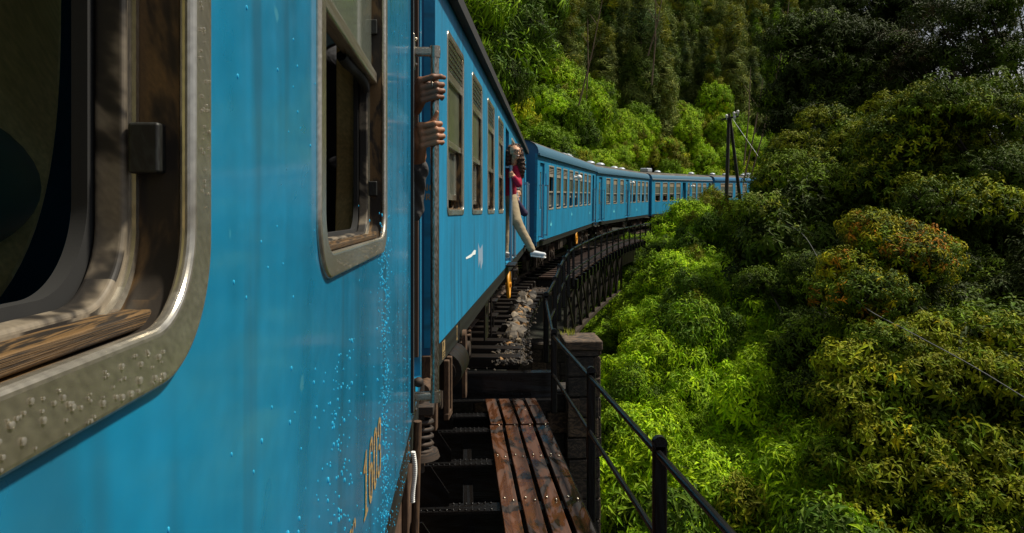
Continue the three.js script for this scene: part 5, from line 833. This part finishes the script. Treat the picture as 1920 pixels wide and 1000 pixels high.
// --- hillside: tall narrow trees in the upper part, bright bushes behind the train
{
  const r = rng(500);
  const tall = [0, 1, 2, 3, 4].map((k) => proto('tree', (g) => {
    const q = rng(510 + k), H = 13 + 4 * q(), cl = []; for (let i = 0; i < 17; i++) { const t = 0.16 + 0.84 * i / 16, R = (1.75 - 1.35 * Math.pow(t, 1.6)) * (0.7 + 0.5 * q()), a = i * 2.4, d = R * 0.6; cl.push([Math.cos(a) * d, t * H, Math.sin(a) * d, R * 0.75, 1.25 + 0.7 * q(), R * 0.75]); }
    const c = crownMesh('fine', LM.fine, cl, 0.85, 520 + k, [[G.pine, G.grey, G.pine], [G.grey, G.blue, G.pine], [G.pine, G.deep, G.olive], [G.olive, G.grey, G.grey], [G.deep, G.pine, G.leaf]][k], 1.0, 0.2, -0.8); c.name = 'crown'; g.add(c);
    part('trunk', rod(new THREE.Vector3(0, -1, 0), new THREE.Vector3(0.3 * q(), H * 0.96, 0.3 * q()), 0.19, 7, 0.05), k % 2 ? M.paleBark : M.bark, g);
  }));
  const round = [0, 1, 2, 3, 4].map((k) => proto('tree', (g) => {
    const q = rng(540 + k), H = 3.6 + 1.6 * q(), cl = []; for (let i = 0; i < 11; i++) { const a = i * 2.4 + q(), t = q(), d = 1.5 * Math.sqrt(1 - t * t * 0.9) * (0.5 + 0.5 * q()); cl.push([Math.cos(a) * d, H * (0.30 + 0.62 * t), Math.sin(a) * d, 0.85 + 0.4 * q(), 0.8 + 0.4 * q(), 0.85 + 0.4 * q()]); }
    const c = crownMesh('bush', LM.soft, cl, 1.9, 550 + k, [[G.lime, G.leaf], [G.leaf, G.lime, G.olive], [G.leaf, G.deep], [G.olive, G.gold, G.leaf], [G.leaf, G.lime, G.lime, G.gold]][k], 1, 0.4, -0.6); c.name = 'crown'; g.add(c);
    part('trunk', rod(new THREE.Vector3(0, -0.8, 0), new THREE.Vector3(0.2, H * 0.7, 0), 0.11, 6, 0.05), M.bark, g);
  }));
  let nt = 0, nr = 0;
  for (let f = 30; f < 175; f += 3.4 + f * 0.008) for (let px = 800; px < 1760; px += 3.3 / f * 1400) {
    const ff = f + (r() - 0.5) * 3, x = pxX(px + (r() - 0.5) * 50, ff), q = nearLine(x, -ff), d = q.d + 1.4, tn = r() * 6.3, s = 0.8 + 0.5 * r(), k = Math.floor(r() * 5);
    if (d > -5.5) continue; const out = -d, y = groundY(x, -ff), el = (y - 2) / ff * 1400;
    if (el > 392 || (px > 1600 && ff > 120)) continue;
    if (out > 17 + 5 * (r() < 0.14 ? 9 : 0) + 5 * fbm(x * 0.05, 1, ff * 0.05) * 3 && nt < 290) { nt++; plant(tall[k], 'tall_tree', 'slender dark green tree among the many standing on the steep hillside', 'tree', 'tall slender trees on the hillside', W(x, y - 0.3, ff), tn, s * 0.95, 0.8 + 0.4 * r()).rotation.set((r() - 0.5) * 0.12, tn, (r() - 0.5) * 0.12); }
    else if (nr < 290) { nr++; plant(round[k], 'bushy_tree', 'bright green bushy tree among those on the bank behind the train', 'tree', 'bushy trees on the bank behind the train', W(x, y - 0.2, ff), tn, s * (0.62 + Math.min(out, 24) * 0.030), 0.85 + 0.5 * r()); }
  }
  
  // pale bare trunks leaning among the hillside trees
  [[1085, 138, 1128, 0, 68], [1098, 150, 1100, 40, 75], [1222, 100, 1226, 0, 70], [1215, 45, 1240, -10, 70], [1390, 300, 1425, 150, 72], [1400, 300, 1450, 140, 74], [1395, 250, 1402, 130, 78], [1455, 95, 1475, -5, 80]].forEach(([x0, y0, x1, y1, f], i) => {
    const a = W(pxX(x0, f), pxY(y0 + 60, f), f), b = W(pxX(x1, f), pxY(y1, f), f - 1), g = thing('bare_tree', ['pale leaning bare trunk above the second coach, left of the others', 'thin bare trunk close beside the pale leaning one', 'straight pale bare trunk in the middle of the hillside', 'forked bare branch near the top of the hillside', 'thin reddish bare trunk leaning right just above the utility pole', 'longest leaning bare stem right above the utility pole', 'nearly upright bare stem behind the utility pole', 'bare pale stem near the top edge, left of the dark crowns'][i], 'tree'); g.position.copy(a);
    const e = b.clone().sub(a), m = e.clone().multiplyScalar(0.5).add(new THREE.Vector3(0.15, 0, 0)); part('trunk', plain([rod(new THREE.Vector3(), m, 0.085, 6, 0.065), rod(m, e, 0.065, 6, 0.03)]), M.paleBark, g);
    part('branch', plain([rod(m, m.clone().add(new THREE.Vector3(0.7, 1.3, 0.2)), 0.03, 5, 0.012), rod(e.clone().multiplyScalar(0.75), e.clone().multiplyScalar(0.75).add(new THREE.Vector3(-0.6, 0.9, 0)), 0.03, 5, 0.012)]), M.paleBark, g);
  });
}
// --- single large trees: clumps given in picture columns and rows with their distance
function bigTree(name, label, base, list, opt) {
  const g = thing(name, label, 'tree', opt.group); const [bx, bf] = base, by = groundY(bx, -bf); g.position.copy(W(bx, by - 0.3, bf)); const o = g.position;
  const cl = list.map(([px, py, f, rx, ry]) => [pxX(px, f) - o.x, pxY(py, f) - o.y, -f - o.z, rx, ry, rx]);
  limbs(new THREE.Vector3(), cl, opt.r ?? 0.16, opt.seed, opt.bark ?? M.bark, g);
  const c = crownMesh(opt.kind ?? 'broad', opt.mat ?? LM.gloss, cl, opt.per ?? 4.5, opt.seed, opt.tints, opt.size ?? 1, opt.up ?? 0.45, opt.under ?? -0.15, opt.accent); c.name = 'crown'; g.add(c); return g;
}
const scatter = (seed, n, px, py, f, rx, ry, wide, high, deep) => { const r = rng(seed); return Array.from({ length: n }, () => { const a = r() * 6.283, d = Math.sqrt(r()); return [px + Math.cos(a) * d * wide, py + Math.sin(a) * d * high, f + (r() - 0.5) * deep + Math.sin(a) * d * -deep * 0.3, rx * (0.75 + 0.5 * r()), ry * (0.75 + 0.5 * r())]; }); };
const TR = 'large trees at the right of the ravine';
bigTree('broadleaf_tree', 'large olive green tree with glossy leaves filling the bottom right corner', [8.4, 14.5],
  [[1600, 690, 13.4, .5, .36], [1660, 650, 13.6, .55, .36], [1740, 640, 13.8, .6, .36], [1830, 625, 13.8, .6, .36], [1910, 640, 13.6, .55, .36], [1585, 760, 13, .45, .34], [1650, 735, 13.1, .5, .36], [1730, 715, 13, .55, .36], [1810, 700, 13, .55, .36], [1890, 715, 12.9, .55, .36], [1610, 820, 12.8, .5, .34], [1680, 810, 12.7, .42, .28], [1570, 880, 12.8, .45, .34],
   [1720, 850, 12.5, .5, .26], [1790, 830, 12.6, .5, .26], [1860, 850, 12.5, .5, .28], [1640, 900, 12.3, .42, .25], [1750, 890, 12.2, .45, .22], [1600, 970, 12.2, .5, .3], [1690, 990, 12, .4, .26], [1790, 960, 12, .5, .26], [1870, 935, 12, .5, .28], [1920, 880, 12.3, .5, .3], [1840, 1010, 11.8, .5, .28], [1920, 990, 11.9, .5, .3], [1760, 1050, 11.8, .5, .3], [1950, 780, 13, .6, .36]], { seed: 601, tints: [R.olive, R.leaf, R.olive, R.olive, R.leaf], accent: [R.gold, 0.05], per: 10, group: TR });
bigTree('broadleaf_tree', 'tree with orange and yellow young leaves in the middle of the right side', [9.4, 18.5], [...scatter(4, 13, 1655, 510, 17.2, 0.62, 0.46, 105, 70, 2.2), [1640, 430, 17.6, 0.6, 0.35], [1700, 455, 17.4, 0.6, 0.35], [1590, 500, 17, 0.5, 0.3], [1570, 560, 16.8, 0.5, 0.3], [1640, 600, 16.6, 0.6, 0.3], [1720, 580, 16.8, 0.6, 0.34]], { seed: 602, tints: [R.leaf, R.deep, R.olive, R.leaf], accent: [R.rust, 0.09, R.gold, 0.2], per: 9, group: TR });
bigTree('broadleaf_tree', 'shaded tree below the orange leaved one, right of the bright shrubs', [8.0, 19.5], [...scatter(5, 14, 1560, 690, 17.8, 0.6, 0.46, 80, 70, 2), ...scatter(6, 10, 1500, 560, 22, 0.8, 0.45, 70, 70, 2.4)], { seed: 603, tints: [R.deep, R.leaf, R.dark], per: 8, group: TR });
bigTree('broadleaf_tree', 'pale green loose tree with bare grey branches beside the utility pole', [12.2, 30], [...scatter(7, 22, 1510, 430, 28, 1.05, 0.6, 95, 90, 3.5), [1450, 410, 28.5, 0.7, 0.45], [1440, 480, 28, 0.8, 0.5], [1540, 330, 28.5, 0.9, 0.5]], { seed: 604, kind: 'broadFar', tints: [R.olive, R.leaf, R.grey], per: 2.5, group: TR });
bigTree('broadleaf_tree', 'broad layered tree right of the pole, its flat topped clumps lit from above', [15.5, 31], [...scatter(8, 26, 1605, 300, 29.5, 1.15, 0.72, 130, 70, 4), [1495, 330, 29, 1.0, 0.5], [1490, 280, 30, 1.0, 0.5], [1660, 270, 30, 1.3, 0.5]], { seed: 605, kind: 'broadFar', tints: [R.leaf, R.olive, R.deep], per: 2.4, r: 0.22, group: TR });
bigTree('broadleaf_tree', 'layered dark tree at the right edge, with umbrella shaped clumps of leaves', [17.2, 25], [...scatter(9, 28, 1800, 300, 24, 1.05, 0.62, 150, 110, 4), ...scatter(10, 12, 1870, 400, 23, 0.95, 0.6, 90, 60, 3), [1700, 250, 25, 1.1, 0.4], [1760, 200, 25, 1.1, 0.4], [1860, 180, 25, 1.1, 0.4]], { seed: 606, kind: 'broadFar', tints: [R.leaf, R.deep, R.olive, R.deep], per: 2.5, r: 0.25, group: TR });
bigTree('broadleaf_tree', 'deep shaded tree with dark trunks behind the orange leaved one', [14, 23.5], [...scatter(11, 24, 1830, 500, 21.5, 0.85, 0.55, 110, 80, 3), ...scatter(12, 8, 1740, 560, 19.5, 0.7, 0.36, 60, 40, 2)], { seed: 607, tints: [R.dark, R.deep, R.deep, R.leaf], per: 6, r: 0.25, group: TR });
bigTree('broadleaf_tree', 'tall dark tree with dense crown above the layered trees, left of the sky gaps', [21, 42], [...scatter(13, 34, 1590, 150, 40, 1.9, 1.1, 120, 110, 6), ...scatter(14, 9, 1660, 60, 41, 1.8, 1.0, 80, 90, 5), ...scatter(15, 14, 1530, 210, 40, 1.5, 0.9, 60, 50, 5), [1640, 5, 41, 1.7, 1.0], [1600, 20, 41, 1.7, 1.0], [1680, 20, 40, 1.4, 0.8]], { seed: 608, kind: 'bush', mat: LM.gloss, tints: [R.dark, R.deep, R.dark, R.leaf], per: 1.6, r: 0.35, up: 0.5, group: TR });
bigTree('broadleaf_tree', 'open brownish tree with sky showing between its bare limbs, top right', [22, 36], [...scatter(16, 12, 1790, 90, 34, 1.3, 0.6, 130, 85, 6), ...scatter(17, 6, 1730, 150, 34, 1.1, 0.5, 60, 60, 4)], { seed: 609, kind: 'bush', mat: LM.gloss, tints: [R.dark, R.deep, [0.06, 0.05, 0.02]], per: 0.65, r: 0.3, group: TR, size: 0.9 });
bigTree('broadleaf_tree', 'tallest black limbed tree in the top right corner against the sky', [25, 35], [...scatter(18, 12, 1880, 60, 33, 1.3, 0.6, 60, 110, 5), ...scatter(19, 4, 1800, 10, 33, 1.2, 0.5, 110, 30, 5)], { seed: 610, kind: 'bush', mat: LM.gloss, tints: [R.dark, R.dark, R.deep], per: 0.65, r: 0.34, group: TR, size: 0.9 });
bigTree('broadleaf_tree', 'dark drooping tree hanging over the roof of the second coach, top left', [-3.4, 36], [...scatter(20, 30, 905, 60, 32, 1.2, 0.9, 75, 110, 5), ...scatter(21, 14, 960, 40, 34, 1.3, 0.9, 70, 60, 5), ...scatter(22, 10, 930, 150, 31, 0.9, 0.7, 30, 40, 3)], { seed: 611, kind: 'hang', mat: LM.soft, tints: [G.deep, G.leaf, G.deep, G.pine], per: 1.5, r: 0.3, up: 0.1, under: -0.8 });
// far side of the valley: darker wooded slope behind the right hand trees
{
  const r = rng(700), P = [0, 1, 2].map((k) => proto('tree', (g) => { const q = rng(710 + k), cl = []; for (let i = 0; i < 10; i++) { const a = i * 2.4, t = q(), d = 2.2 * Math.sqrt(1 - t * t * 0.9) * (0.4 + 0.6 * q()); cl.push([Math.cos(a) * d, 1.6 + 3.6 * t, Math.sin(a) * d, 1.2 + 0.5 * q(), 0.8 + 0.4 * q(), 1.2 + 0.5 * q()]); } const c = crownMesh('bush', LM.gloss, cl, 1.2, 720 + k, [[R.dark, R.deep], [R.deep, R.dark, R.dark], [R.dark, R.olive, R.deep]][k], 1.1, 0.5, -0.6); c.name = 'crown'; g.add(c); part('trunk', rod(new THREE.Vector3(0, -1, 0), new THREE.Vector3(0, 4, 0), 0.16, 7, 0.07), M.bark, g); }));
  let n = 0;
  for (let f = 15; f < 80; f += 3) for (let px = 1530; px < 2050; px += 3.2 / f * 1400) { const ff = f + (r() - 0.5) * 2, x = pxX(px + (r() - 0.5) * 40, ff), tn = r() * 6.3, s = 0.7 + 0.4 * r(), k = Math.floor(r() * 3); if (nearLine(x, -ff).d < 6 || (ff < 24 && x < 0.58 * ff) || (ff > 44 && px > 1640)) continue; const y = groundY(x, -ff); n++; plant(P[k], 'understorey_tree', 'dark bushy tree in the shade behind the large trees on the right', 'tree', 'dark bushy trees behind the large ones on the right', W(x, y - 0.2, ff), tn, s * (ff < 26 ? 0.75 : 1)); }
  
}
// grass tuft on the pier cap, hanging wire in the trees
{
  const g = thing('grass_tuft', 'small yellow green grass tuft on the back of the pier capstone', 'grass'); const r = rng(9), gs = []; g.position.copy(W(0.93, 0.11, 11.55));
  for (let i = 0; i < 46; i++) { const a = r() * 6.3, d = r() * 0.11, b = new THREE.Vector3(Math.cos(a) * d * 1.4 - 0.03, 0, Math.sin(a) * d), e = b.clone().add(new THREE.Vector3((r() - 0.5) * 0.08, 0.05 + 0.07 * r(), (r() - 0.5) * 0.08)); gs.push(rod(b, e, 0.004, 3, 0.001)); }
  part('blade', plain(gs), std(col(0.28, 0.30, 0.02), 0.7), g, 'stuff');
  const w = thing('hanging_cable', 'thin grey cable sagging through the trees down to the right', 'cable'); const A = [[1440, 405, 27], [1500, 435, 24], [1545, 500, 20], [1620, 575, 15.6], [1720, 630, 12.6], [1830, 690, 11.5], [1960, 770, 10.8]].map(([x, y, f]) => W(pxX(x, f), pxY(y, f), f)); w.position.copy(A[0]);
  part('cable', tube(A.map((p) => p.clone().sub(w.position)), 0.008, 60, 6), std(col(0.10, 0.10, 0.10), 0.8), w);
}


renderer.render(scene, camera);
